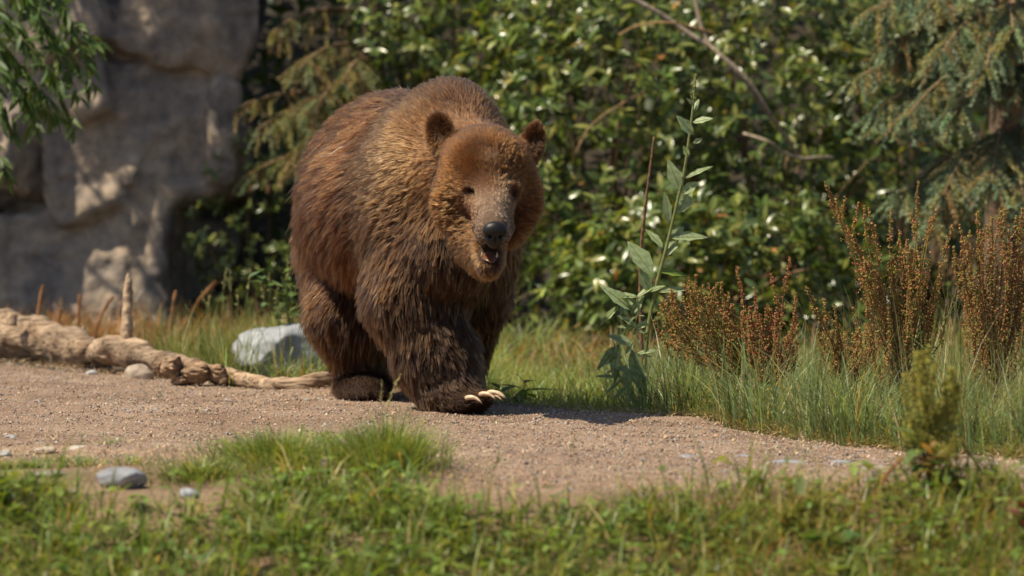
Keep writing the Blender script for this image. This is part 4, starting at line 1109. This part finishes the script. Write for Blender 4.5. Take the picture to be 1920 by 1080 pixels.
# clover and small broad leaves in the turf
def cover(name, label, n, xr, yr, hz, L, cols, seed, dens, T=leaf_tmpl(.75, 3, .25, .2, .8)):
    r = np.random.default_rng(seed); x = r.uniform(*xr, n); y = r.uniform(*yr, n); k = r.random(n) < dens(x, y); x, y = x[k], y[k]; n = len(x)
    z = gz(x, y) + r.uniform(*hz, n); idx = np.repeat(np.arange(n), 3); a = np.repeat(r.uniform(0, 6.28, n), 3) + np.tile((0, 2.09, 4.19), n)
    dl = np.stack((np.cos(a), np.sin(a), r.normal(.15, .35, 3 * n)), 1); S = np.repeat(r.uniform(*L, n), 3)
    V, F, C = scatter(*T, basis(dl), S, np.stack((x, y, z), 1)[idx], mixcol(n, cols, None, .16, r)[idx])
    V2, F2, C2 = blades(np.stack((x, y, gz(x, y)), 1), z - gz(x, y), np.full(n, .002), np.zeros(n), np.tile((.12, .17, .05), (n, 1)), nseg=2, r=r)
    V, F, C = merge([(V, F, C), (V2, F2, C2)])
    return tag(mesh(name, V, F, M_SOFT, None, C, smooth=True), label, 'clover', kind='stuff')
cover('clover', 'bright green clover leaves filling the foreground turf', 2600, (-1.8, 1.8), (9.7, 11.4), (.02, .09), (.017, .038), [(.15, .24, .045), (.19, .28, .06), (.12, .20, .05), (.25, .30, .075)], 511, fd)
cover('clover', 'short clover patch running into the grass tuft on the path edge', 1500, (-1.05, -.25), (11.5, 13.0), (.015, .045), (.012, .02), [(.15, .24, .045), (.19, .28, .06), (.25, .3, .075)], 512,
      lambda x, y: np.clip(1.3 - ((x + .58) / .36) ** 2 - ((y - 12.2) / .55) ** 2 + .6 * nz2(x, y, 4, 2), 0, 1))
# grass tufts on the near edge of the path
def tuft(label, x, y, n, sp, h, seed, cols=GR, wts=(4, 4, 3, 2, 1), lean=(.2, 1.3), stalks=(), group=None, w=(.0025, .005), cat='grass tuft', name='grass_tuft'):
    r = np.random.default_rng(seed); base = np.array((x, y, float(gz(np.array([x]), np.array([y]))[0])))
    root = thing(name, label, cat, base, group)
    a = r.uniform(0, 6.28, n); q = np.abs(r.normal(0, 1, n)) * .6
    bx, by = x + np.cos(a) * q * sp[0], y + np.sin(a) * q * sp[1]
    V, F, C = blades(np.stack((bx, by, gz(bx, by) - .003), 1), r.uniform(*h, n) * (1.1 - .3 * q.clip(0, 1.5)), r.uniform(*w, n), r.uniform(*lean, n), mixcol(n, cols, wts, .18, r), a + r.normal(0, .6, n), r=r)
    tag(mesh('blades', V - base, F, M_GRASS, root, C), kind='stuff')
    for s in stalks: seed_stalk(root, base, *s)
    return root
SEEDT = OCT * np.array((1, .42, .42))
def seed_stalk(root, base, p0, p1, p2, ns=26, L=.007, col=(.42, .36, .17), head=.35, r0=.0012, seed=1, spread=.6):
    """stalk through three points with a seed head on its last part"""
    r = np.random.default_rng(seed); line = bez(p0, p1, p2, 14)
    st = mesh('seed_stalk', *[z for z in (lambda a: (a[0] - base, a[1]))(tube(line, np.linspace(r0, r0 * .6, 14), 4))], M_SEED, root, np.tile(np.array(col) * .9, (14 * 4 + 2, 1)))
    t = np.linspace(1 - head, 1, ns); q = np.stack([np.interp(t, np.linspace(0, 1, 14), line[:, k]) for k in range(3)], 1)
    d = nrm(line[-1] - line[-4]); dl = nrm(d + r.normal(0, spread, (ns, 3)))
    V, F, C = scatter(SEEDT, OCTF, basis(dl), np.full(ns, L) * (1.2 - .6 * np.linspace(0, 1, ns)), q + dl * L * .7 - base, mixcol(ns, [col], None, .12, r))
    tag(mesh('seed_head', V, F, M_SEED, st, C), kind='stuff')
tuft('big bright green grass tuft with two seed stalks in front of the fore paw', -.38, 11.85, 1500, (.17, .34), (.10, .23), 521,
     stalks=[(P(705, 860, 12.1), P(715, 780, 12.1), P(716, 715, 12.1), 22, .006, (.36, .28, .13), .3, .0012, 1), (P(712, 850, 12.0), P(716, 770, 12.0), P(750, 704, 12.0), 24, .007, (.46, .40, .20), .42, .0012, 2)])
tuft('broad low green tuft left of the big seeding tuft', -.70, 12.0, 1700, (.28, .50), (.06, .15), 522)
tuft('darker green rounded tuft on the soil beside the smooth grey stone', -.92, 11.62, 520, (.16, .16), (.05, .11), 523, lean=(.6, 1.5))
tuft('small tight green tuft on bare soil between stone and turf', -.66, 11.35, 300, (.10, .09), (.035, .075), 524, lean=(.6, 1.6))
for k, (px, py, n) in enumerate(((60, 880, 200), (155, 880, 150), (205, 842, 120), (120, 872, 120), (10, 880, 140), (250, 880, 90))):
    p = P(px, py, FPX / (py - 260))
    tuft('small sparse grass tuft among the pale flat stones on the soil', p[0], p[1], n, (.09, .07), (.025, .06), 530 + k, lean=(.5, 1.6), group='small tufts on the soil', cols=BLUEGR, wts=(3, 3, 2, 2, 2))
# a few loose stalks over the near edge
for k, (a, b_, c_, D, col) in enumerate((((828, 930), (826, 870), (832, 830), 11.0, (.2, .19, .08)), ((1080, 900), (1070, 850), (1078, 818), 11.2, (.40, .33, .18)), ((905, 920), (912, 885), (955, 840), 10.8, (.2, .2, .07)), ((1330, 920), (1337, 900), (1335, 855), 10.9, (.45, .36, .2)))):
    root = thing('grass_stalk', ['slender dark grass stalk rising from the turf onto the open gravel', 'pale seeding grass stalk at the middle of the near path edge', 'leaning green grass stalk with a loose head above the turf', 'straw-coloured seeding stalk over the flat grey stones'][k], 'grass stalk', P(*a, D), 'single stalks on the near path edge')
    seed_stalk(root, P(*a, D), P(*a, D), P(*b_, D), P(*c_, D), 16, .006, col, .45, .0011, k)
# tall grass to the right of the path
yr_right = lambda x, r: yfar(x) + .06 + r.random(len(x)) ** 1.4 * 2.6
rd = lambda x, y: np.clip((x - .72 + .25 * (y - 13.4)) / .14 + .6 * nz2(x, y, 2.5, 3), 0, 1)
meadow('tall_grass', 'dense tall blue-green grass along the right bank of the path', 19000, (.45, 2.9), yr_right, (.16, .46), (.003, .0065), (.1, .9), BLUEGR, (4, 4, 3, 3, 1.5), 541, rd, clump=.05, nseg=4)
meadow('tall_grass', 'matted straw and short grass at the foot of the tall right bank', 5200, (.45, 2.7), lambda x, r: yfar(x) + np.abs(r.normal(0, .16, len(x))), (.05, .13), (.002, .0045), (.6, 1.7), [(.22, .24, .08), (.36, .29, .14), (.28, .18, .09), (.16, .2, .06)], None, 542, lambda x, y: np.clip((x - .5) / .3, 0, 1))
meadow('tall_grass', 'very tall pale seeding grass at the far right of the bank', 1900, (1.25, 2.7), (12.7, 14.6), (.35, .66), (.0022, .004), (.05, .45), [(.24, .25, .11), (.34, .32, .16), (.2, .22, .09), (.42, .36, .2)], None, 543, clump=.06, nseg=4)
# grass behind the bear and beside the log
meadow('meadow_grass', 'soft light green grass on the verge right behind the bear', 9000, (-.45, .85), lambda x, r: yfar(x) + .42 + r.random(len(x)) ** 1.2 * 2.4, (.08, .24), (.0025, .005), (.2, 1.3), [(.21, .29, .075), (.26, .33, .10), (.32, .34, .13), (.44, .36, .18)], (4, 4, 2, 1.6), 544, clump=.05)
meadow('meadow_grass', 'dry and green meadow grass between the driftwood log and the rock', 8000, (-2.9, -.3), lambda x, r: np.interp(x, (-2.9, -2, -1.2, -.7, -.3), (18.6, 17.8, 16.95, 16.2, 15.9)) + r.random(len(x)) ** 1.3 * 3.2, (.06, .22), (.0022, .0048), (.2, 1.2), [(.19, .25, .08), (.24, .30, .10), (.38, .31, .14), (.30, .18, .09)], (4, 4, 2, .8), 545, lambda x, y: np.clip(.45 + .6 * (x + 1.7) + .4 * nz2(x, y, 1.5, 4), .12, 1), clump=.06)
meadow('meadow_grass', 'tall green grass clump around the pale boulder', 900, (-1.55, -.75), (16.6, 17.6), (.18, .38), (.0025, .005), (.1, .6), [(.17, .22, .07), (.22, .27, .09), (.3, .28, .12)], None, 546, clump=.05, nseg=4)
meadow('meadow_grass', 'tangled green undergrowth running up to the foot of the laurel hedge', 7000, (-1.3, 2.7), (15.9, 19.6), (.10, .32), (.003, .008), (.2, 1.3), [(.16, .22, .06), (.20, .27, .08), (.26, .28, .10), (.38, .30, .15)], (4, 4, 2, 1), 549, lambda x, y: np.clip(.7 + .8 * nz2(x, y, 1.4, 7), .1, 1), clump=.06)
meadow('bracken_litter', 'rusty dead bracken and dry stems at the foot of the laurel hedge', 2200, (-.2, 2.6), (16.8, 19.2), (.06, .24), (.003, .011), (.3, 1.5), [(.34, .19, .09), (.28, .15, .075), (.40, .27, .14), (.18, .19, .06)], (3, 3, 3, 2), 547, lambda x, y: np.clip(.6 + .7 * nz2(x, y, 1.2, 6), .1, 1), cat='bracken', clump=.07)
meadow('bracken_litter', 'rusty dead stems in the shade at the foot of the rock face', 1500, (-2.7, -.7), (18.6, 20.3), (.08, .3), (.003, .010), (.3, 1.4), [(.34, .17, .08), (.28, .14, .07), (.38, .24, .12)], None, 548, cat='bracken', clump=.08)
# seeding stalks beside the log, each its own
r = np.random.default_rng(61)
for k, (x, y, D) in enumerate(((425, 505, 17.3), (432, 510, 17.4), (470, 508, 17.2), (505, 515, 17.1), (488, 530, 17.2), (395, 555, 17.6), (378, 548, 17.7), (350, 575, 17.8), (540, 480, 17.0), (445, 545, 17.3), (520, 540, 16.9))):
    tip = P(x, y, D); b0 = np.array((tip[0] + r.normal(0, .04), tip[1], 0.)); b0[2] = gz(b0[:1], b0[1:2])[0]
    root = thing('grass_stalk', 'slender green-gold seeding grass stalk near the pale boulder', 'grass stalk', b0, 'seeding stalks near the boulder')
    seed_stalk(root, b0, b0, b0 * .4 + tip * .6 + (r.normal(0, .02), 0, .05), tip, 18, .009, (.34, .32, .14), .28, .0016, k, .5)
for k, (x0, y0, x1, y1, D, lab) in enumerate(((66, 612, 80, 535, 18.2, 'thick rusty dead stalk standing behind the thick end of the log'), (108, 615, 113, 580, 18, 'short rusty dead stalk behind the log near the rock'), (330, 610, 405, 527, 18.6, 'rusty dead frond leaning towards the bear from the foot of the rock'), (175, 600, 212, 556, 18.5, 'leaning rusty dead stalk behind the upright stub'), (145, 610, 150, 552, 18.5, 'thin upright dead stalk between log and rock'), (318, 600, 330, 545, 18.5, 'rusty dead stalk at the corner of the rock face'))):
    a, c_ = P(x0, y0, D), P(x1, y1, D); g0 = a.copy(); g0[2] = 0
    V, F, C = tube(bez(g0, a, c_, 10), np.linspace(.006, .010, 10), 6, (.34, .17, .085), jit=.4, seed=k)
    o = mesh('dead_stalk', V - g0, F, M_SEED, None, C); o.location = g0; tag(o, lab, 'dead stalk', 'rusty dead stalks by the rock')

# ---- tall leafy weed
BROAD_T, BROAD_F = leaf_tmpl(.34, 6, .28, .10, .85, .10)
def weed():
    D = 14.75; base = P(1206, 772, D); base[2] = 0
    root = thing('leafy_weed', 'tall grey-green leafy weed with a leaning stem standing at the path edge', 'weed', base)
    st = smooth_line([P(x, y, D) for x, y in ((1206, 775), (1208, 700), (1216, 610), (1232, 530), (1248, 470), (1266, 395), (1283, 320), (1293, 250), (1300, 195), (1303, 150), (1305, 138))], 60)
    V, F, C = tube(st, np.linspace(.009, .003, 60), 8, (.27, .30, .13)); mesh('stem', V - base, F, M_SOFT, root, C, smooth=True)
    st2 = smooth_line([P(x, y, D + .06) for x, y in ((1200, 778), (1180, 720), (1160, 670), (1150, 640))], 20)
    V, F, C = tube(st2, np.linspace(.005, .002, 20), 6, (.27, .24, .11)); mesh('stem', V - base, F, M_SOFT, root, C, smooth=True)
    Z = [((385, 235), (340, 180), .36), ((385, 200), (440, 185), .3), ((385, 262), (412, 243), .4), ((372, 300), (358, 268), .4), ((348, 395), (312, 308), .34), ((362, 362), (440, 322), .16), ((352, 405), (402, 370), .4), ((338, 462), (382, 385), .42), ((314, 492), (304, 400), .24), ((297, 562), (250, 505), .3), ((318, 545), (358, 500), .42), ((318, 533), (428, 526), .24), ((302, 588), (345, 520), .36), ((267, 640), (200, 540), .40), ((284, 628), (368, 638), .26), ((260, 690), (233, 622), .5), ((258, 690), (302, 670), .3),
         ((206, 742), (122, 668), .40), ((205, 755), (242, 700), .4), ((282, 690), (372, 678), .26), ((215, 846), (140, 812), .42), ((208, 858), (245, 1002), .34), ((222, 790), (170, 756), .3), ((150, 870), (104, 915), .36), ((190, 900), (200, 1000), .3), ((215, 800), (262, 770), .36), ((225, 760), (195, 700), .34), ((160, 850), (120, 880), .4), ((200, 960), (150, 1000), .3), ((205, 900), (250, 930), .36), ((170, 840), (150, 940), .36), ((280, 960), (285, 1010), .4), ((388, 150), (368, 130), .3), ((388, 170), (400, 130), .35), ((200, 980), (240, 1050), .3), ((180, 880), (130, 860), .3), ((212, 830), (190, 870), .4), ((165, 900), (160, 960), .4)]
    r = np.random.default_rng(71)
    for k in range(30):
        y = r.uniform(690, 1040); x = 205 + r.normal(0, 28); an = r.uniform(0, 6.28); l = r.uniform(45, 100)
        Z.append(((x, y), (x + math.cos(an) * l * .8, y + l * r.uniform(-.7, .9)), r.uniform(.16, .28)))
    for k, (a, b_, w) in enumerate(Z):
        pa = P(1050 + a[0] / 1.543, 100 + a[1] / 1.543, D); dz = r.uniform(-.04, .03)
        pb = P(1050 + b_[0] / 1.543, 100 + b_[1] / 1.543, D + dz)
        L = np.linalg.norm(pb - pa); d = (pb - pa)[None]
        up = np.array((r.normal(0, .3), -.75, .6))[None]
        T_ = BROAD_T * np.array((1, (1.25 if a[1] < 660 else .95) * w / .34, 1))
        V, F, C = scatter(T_, BROAD_F, basis(d, up), np.array([L]), pa[None], np.array([(.34, .43, .24)]) * r.uniform(.85, 1.2))
        if k in (14,): C[:] = (.17, .26, .045)
        lf = mesh('leaf', V - base, F, M_SOFT, root, C, smooth=True)
        rib = bez(pa, (pa + pb) / 2, pb - (pb - pa) * .05, 6); n0 = nrm(np.cross(basis(d, up)[0][:, 0], basis(d, up)[0][:, 1]))
        t = np.linspace(0, .95, 6)[:, None]; rib = pa + (pb - pa) * t + n0 * (-.10 * t ** 2 * L + .0015)
        V, F, C = tube(rib, np.linspace(.0022, .0006, 6), 4, (.33, .36, .20)); mesh('midrib', V - base, F, M_SOFT, lf, C)
    n = 46; t = r.random(n) ** .7; q = P(1300, 190, D) * (1 - t)[:, None] + P(1305, 140, D) * t[:, None] + r.normal(0, .006, (n, 3)) * (1.3 - t)[:, None]
    V, F, C = scatter(OCT * (1, .55, .55), OCTF, basis(nrm(r.normal(0, .5, (n, 3)) + (0, 0, 1))), r.uniform(.004, .008, n), q - base, mixcol(n, [(.22, .27, .08), (.30, .31, .12)], None, .1, r))
    tag(mesh('flower_buds', V, F, M_SOFT, root, C), kind='stuff')
weed()
V, F, C = tube(smooth_line([P(x, y, 15.3) for x, y in ((1204, 735), (1203, 650), (1200, 540), (1203, 455), (1212, 370), (1220, 310), (1226, 256))], 30), np.linspace(.0085, .004, 30), 7, (.20, .11, .065), jit=.35)
b0 = P(1204, 735, 15.3); o = mesh('dead_stalk', V - b0, F, M_BARK, None, C, smooth=True); o.location = b0; tag(o, 'straight dead brown stalk standing just behind the tall leafy weed', 'dead stalk')

def herb(label, px, py, D, n, L, seed, cols, hgt, spread, w=.5, name='leafy_herb', up=.5, flow=None):
    r = np.random.default_rng(seed); base = P(px, py, D); base[2] = float(gz(base[:1], base[1:2])[0])
    root = thing(name, label, 'herb', base)
    for k in range(max(2, n // 9)):
        tip = base + np.array((r.normal(0, spread * .6), r.normal(0, spread * .4), hgt * r.uniform(.6, 1)))
        V, F, C = tube(bez(base, base * .4 + tip * .6 + (0, 0, .03), tip, 8) - base, np.linspace(.004, .0015, 8), 5, (.16, .2, .07)); mesh('stem', V, F, M_SOFT, root, C)
        m_ = n // max(2, n // 9)
        for j in range(m_):
            t = r.uniform(.15, 1); a = base * (1 - t) + tip * t + (0, 0, .02); az = r.uniform(0, 6.28)
            d = np.array((math.cos(az), math.sin(az), r.normal(up * .5, .35)))[None]
            V, F, C = scatter(BROAD_T * np.array((1, w / .34, 1)), BROAD_F, basis(d), np.array([r.uniform(*L)]), a[None], mixcol(1, cols, None, .15, r)); mesh('leaf', V - base, F, M_SOFT, root, C, smooth=True)
    return root
# ---- docks with rusty seed spikes
def dock(label, px, py, D, spikes, seed, cols, group='docks with seed spikes', rad=.0066, nleaf=7, name='dock_plant', leafcol=(.15, .19, .06), lowz=.1):
    """spikes: (tip px, tip py, root px, root py)"""
    r = np.random.default_rng(seed); base = P(px, py, D); base[2] = float(gz(base[:1], base[1:2])[0])
    root = thing(name, label, 'dock', base, group)
    crown = P(px, py - 60, D); crown[2] = max(crown[2], base[2] + lowz)
    V, F, C = tube(smooth_line([base - (0, 0, .01), base * .5 + crown * .5 + (.004, 0, 0), crown], 8) - base, np.linspace(.008, .006, 8), 7, (.22, .10, .06)); mesh('stem', V, F, M_SEED, root, C, smooth=True)
    for (tx, ty, bx, by) in spikes:
        dd = r.normal(0, .05); tip = P(tx, ty, D + dd); a = P(bx, by, D + dd * .6)
        L = np.linalg.norm(tip - a); line = bez(crown, crown * .35 + a * .65, a, 6)
        line = np.concatenate((line, bez(a, (a + tip) / 2 + np.array((r.normal(0, .03) * L, 0, 0)), tip, 10)[1:]))
        V, F, C = tube(line - base, np.linspace(.0022, .0012, len(line)), 4, np.array(cols[0]) * .8)
        sp = mesh('seed_spike', V, F, M_SEED, root, C)
        ns = int(16 + L * 620); t = r.random(ns) ** .85; wh = np.round(t * L / .013) * .013 / L; t = np.clip(.7 * wh + .3 * t, 0, 1)
        q = a + (tip - a) * t[:, None]; am = (rad * (1.9 - 1.15 * t) * r.uniform(.3, 1.25, ns))[:, None]
        q = q + nrm(r.normal(size=(ns, 3))) * am
        q = q + np.array((1., .3, .2)) * (.012 * L * np.sin(t * 9 + r.uniform(0, 6)))[:, None]
        m2 = ns // 2; t2 = r.random(m2); w2 = line[0] * 0 + (1 - t2)[:, None] * (crown * .45 + a * .55) + t2[:, None] * a + r.normal(0, .011, (m2, 3)); q = np.concatenate((q, w2)); ns += m2
        cc = mixcol(ns, cols, None, .2, r)
        V, F, C = scatter(OCT * (1, .75, .45), OCTF, rand_rot(ns, r), r.uniform(.0030, .0056, ns), q - base, np.clip(cc, .01, .8))
        tag(mesh('seeds', V, F, M_SEED, sp, C), kind='stuff')
    for k in range(nleaf):
        a = base + (crown - base) * r.uniform(.1, 1); az = r.uniform(0, 6.28); d = np.array((math.cos(az), math.sin(az) * .6, r.uniform(-.7, .7)))[None]
        V, F, C = scatter(BROAD_T * np.array((1, 1.1, 1)), BROAD_F, basis(d), np.array([r.uniform(.06, .13)]), a[None], np.array([leafcol]) * r.uniform(.7, 1.3)); mesh('leaf', V - base, F, M_SOFT, root, C, smooth=True)
RUST = [(.40, .17, .085), (.46, .22, .10), (.36, .21, .08), (.32, .27, .085)]
RED = [(.42, .15, .09), (.46, .19, .105), (.36, .155, .08)]
OLIVE = [(.37, .27, .085), (.33, .29, .085), (.42, .23, .095), (.28, .26, .07)]
def fan(n, x0, x1, yt, spread_y, bx, by, seed, ln=(40, 90)):
    r = np.random.default_rng(seed); o = []
    for k in range(n):
        f = (k + r.random()) / n; tx = x0 + (x1 - x0) * f; ty = np.interp(f, np.linspace(0, 1, len(yt)), yt) + abs(r.normal(0, spread_y))
        l = r.uniform(*ln); ux, uy = tx - bx, ty - by; m_ = math.hypot(ux, uy)
        o.append((tx, ty, tx - ux / m_ * l * .6 + r.normal(0, 6), ty - uy / m_ * l * .5 + l * .55))
    return o
dock('bushy rusty-olive dock leaning left towards the tall leafy weed', 1410, 770, 14.3, fan(38, 1225, 1420, (575, 535, 528, 520, 560, 575), 34, 1400, 720, 1, (40, 80)) + fan(22, 1240, 1420, (610, 620, 640, 650), 22, 1410, 730, 2, (30, 60)) + [(1258, 540, 1262, 590), (1290, 522, 1295, 580), (1305, 516, 1303, 580)], 81, OLIVE + RUST[:2])
dock('redder dock with a few long spikes beside the bushy leaning dock', 1455, 760, 14.2, fan(24, 1385, 1500, (590, 560, 570, 590, 600), 28, 1440, 720, 3, (40, 70)) + [(1382, 500, 1396, 590), (1482, 482, 1468, 560), (1446, 515, 1460, 580), (1415, 540, 1420, 600), (1492, 550, 1490, 610), (1350, 580, 1372, 610)] + fan(12, 1400, 1500, (640, 630, 640), 24, 1450, 740, 33, (30, 60)), 82, RED + OLIVE[:2])
dock('tall rusty dock with long upright spikes in front of the spruce', 1690, 800, 13.6,
     [(1547, 342, 1572, 405), (1552, 378, 1580, 420), (1572, 405, 1600, 450), (1585, 368, 1580, 415), (1568, 375, 1578, 420), (1610, 380, 1600, 430), (1620, 386, 1625, 450), (1630, 390, 1640, 460), (1670, 395, 1668, 470), (1722, 338, 1718, 440), (1709, 400, 1720, 460), (1757, 393, 1740, 450), (1745, 405, 1732, 470), (1786, 420, 1768, 485), (1686, 435, 1690, 500), (1700, 450, 1705, 520), (1640, 420, 1650, 500), (1600, 450, 1625, 500), (1582, 425, 1610, 470)] + fan(26, 1610, 1770, (490, 455, 450, 470, 490), 40, 1690, 760, 4, (60, 110)) + fan(18, 1615, 1780, (560, 550, 560), 40, 1690, 780, 5, (50, 100)) + fan(8, 1630, 1770, (650, 640, 650), 30, 1690, 800, 6, (40, 80)), 83, OLIVE + RUST + RED[:1], nleaf=9, lowz=.14)
dock('small rusty dock standing between the red dock and the tall dock', 1600, 790, 13.9, [(1512, 538, 1530, 580), (1520, 575, 1545, 610), (1545, 560, 1550, 610), (1565, 568, 1572, 620), (1600, 580, 1610, 640), (1560, 600, 1575, 640)] + fan(22, 1530, 1640, (610, 620, 600), 20, 1600, 760, 7, (40, 80)), 84, RUST + OLIVE[:2], nleaf=6)
dock('broad rusty dock massed behind pale seeding grass past the tall dock', 1860, 820, 13.5, fan(22, 1785, 1960, (430, 395, 385, 390, 380, 400), 26, 1860, 760, 8, (60, 110)) + fan(22, 1790, 1960, (480, 460, 460, 470), 36, 1860, 780, 9, (60, 110)) + fan(12, 1790, 1960, (570, 560, 560), 36, 1860, 790, 10, (50, 90)), 85, RUST + OLIVE, nleaf=8)
YOL = [(.36, .33, .07), (.42, .37, .08), (.29, .29, .07)]
dock('yellow-green young dock with drooping lower leaves standing in the foreground turf', 1740, 930, 11.1, fan(11, 1690, 1762, (705, 660, 640, 690), 14, 1735, 800, 11, (50, 80)) + fan(9, 1768, 1800, (700, 680, 700), 16, 1785, 810, 12, (40, 70)) + fan(10, 1688, 1800, (770, 750, 745, 760), 18, 1745, 850, 14, (40, 60)) + fan(9, 1670, 1830, (850, 800, 790, 830), 22, 1745, 900, 15, (30, 60)), 86, YOL, rad=.0085, nleaf=22, leafcol=(.15, .22, .075), lowz=.16)
dock('low yellow-green dock sprawling sideways over the foreground turf', 1500, 990, 10.85, [(1620, 890, 1560, 930), (1590, 905, 1540, 950), (1480, 920, 1490, 960), (1520, 915, 1510, 960), (1540, 935, 1520, 970), (1660, 930, 1590, 950), (1450, 950, 1470, 980)] + fan(16, 1430, 1640, (950, 930, 935, 945), 16, 1520, 1050, 13, (40, 70)), 87, YOL, rad=.0048, nleaf=5, lowz=.06)
herb('tangle of small leaves and stems round the foot of the young foreground dock', 1760, 935, 11.0, 45, (.035, .075), 607, [(.17, .22, .06), (.28, .18, .07), (.14, .2, .06)], .13, .13, .45)
# curled rusty stems under the foreground dock
r = np.random.default_rng(91)
for k, pts in enumerate((((1640, 930), (1670, 880), (1700, 858), (1750, 860), (1790, 845)), ((1870, 960), (1850, 900), (1810, 840), (1780, 800)), ((1900, 960), (1880, 910), (1860, 905), (1840, 960)))):
    q = smooth_line([P(x, y, 11.05 + .05 * k) for x, y in pts], 24)
    V, F, C = tube(q - q[0], np.linspace(.005, .003, 24), 6, [(.34, .15, .07), (.2, .19, .07), (.45, .29, .13)][k], jit=.3)
    o = mesh('dead_stalk', V, F, M_SEED, None, C); o.location = q[0]
    tag(o, ['curled rust-red dead stem arching under the young foreground dock', 'greenish bare stem slanting up into the young foreground dock', 'straw-coloured bent stem on the turf beside the young dock'][k], 'stalk')
# ---- leafy herbs
herb('bushy bright green herb growing behind the pale boulder against the bear', 552, 640, 17.0, 120, (.04, .085), 601, [(.13, .20, .06), (.17, .25, .06), (.12, .19, .085)], .50, .14)
herb('low herb with broad pointed green leaves beside the trailing fore leg', 975, 700, 15.4, 18, (.07, .13), 602, [(.16, .25, .05), (.13, .21, .05)], .17, .10, .36)
herb('yellow-green leafy herb at the left end of the foreground turf', 8, 985, 10.95, 60, (.03, .055), 603, [(.22, .27, .05), (.13, .2, .04), (.28, .30, .06)], .15, .09, .7)
herb('dark green herb with large leaves low in the foreground turf', 1580, 1060, 10.65, 18, (.05, .08), 604, [(.10, .18, .05), (.13, .21, .07)], .09, .10, .6)
herb('herb with purplish red leaf at the right end of the foreground turf', 1905, 1050, 10.7, 8, (.05, .07), 605, [(.16, .05, .045), (.2, .07, .05)], .12, .04, .6)
herb('small leafy green herb under the rusty leaning dock', 1330, 745, 15.2, 20, (.04, .07), 606, [(.15, .2, .06), (.12, .18, .05)], .12, .12, .4)
# fine dry stalks with seed heads between weed and dock
for k, (x, y, x2, y2) in enumerate(((1325, 770, 1335, 705), (1345, 770, 1362, 715), (1330, 775, 1350, 730), (1310, 770, 1320, 745), (1370, 770, 1400, 745), (1300, 770, 1290, 742), (1355, 775, 1385, 748))):
    a, c_ = P(x, y, 14.35), P(x2, y2, 14.35); a[2] = 0.01
    root = thing('grass_stalk', 'thin straw-coloured seeding stalk between tall weed and leaning dock', 'grass stalk', a, 'straw stalks by the weed'); seed_stalk(root, a, a, a * .5 + c_ * .5 + (0, 0, .02), c_, 12, .006, (.50, .38, .2), .3, .001, k)
q = smooth_line([P(x, y, 14.2) for x, y in ((1268, 742), (1310, 752), (1360, 766), (1400, 770))], 14); V, F, C = tube(q - q[0], np.linspace(.003, .002, 14), 5, (.26, .12, .07)); o = mesh('dead_stalk', V, F, M_SEED, None, C); o.location = q[0]; tag(o, 'thin red-brown dead stem lying under the leaning dock', 'stalk')
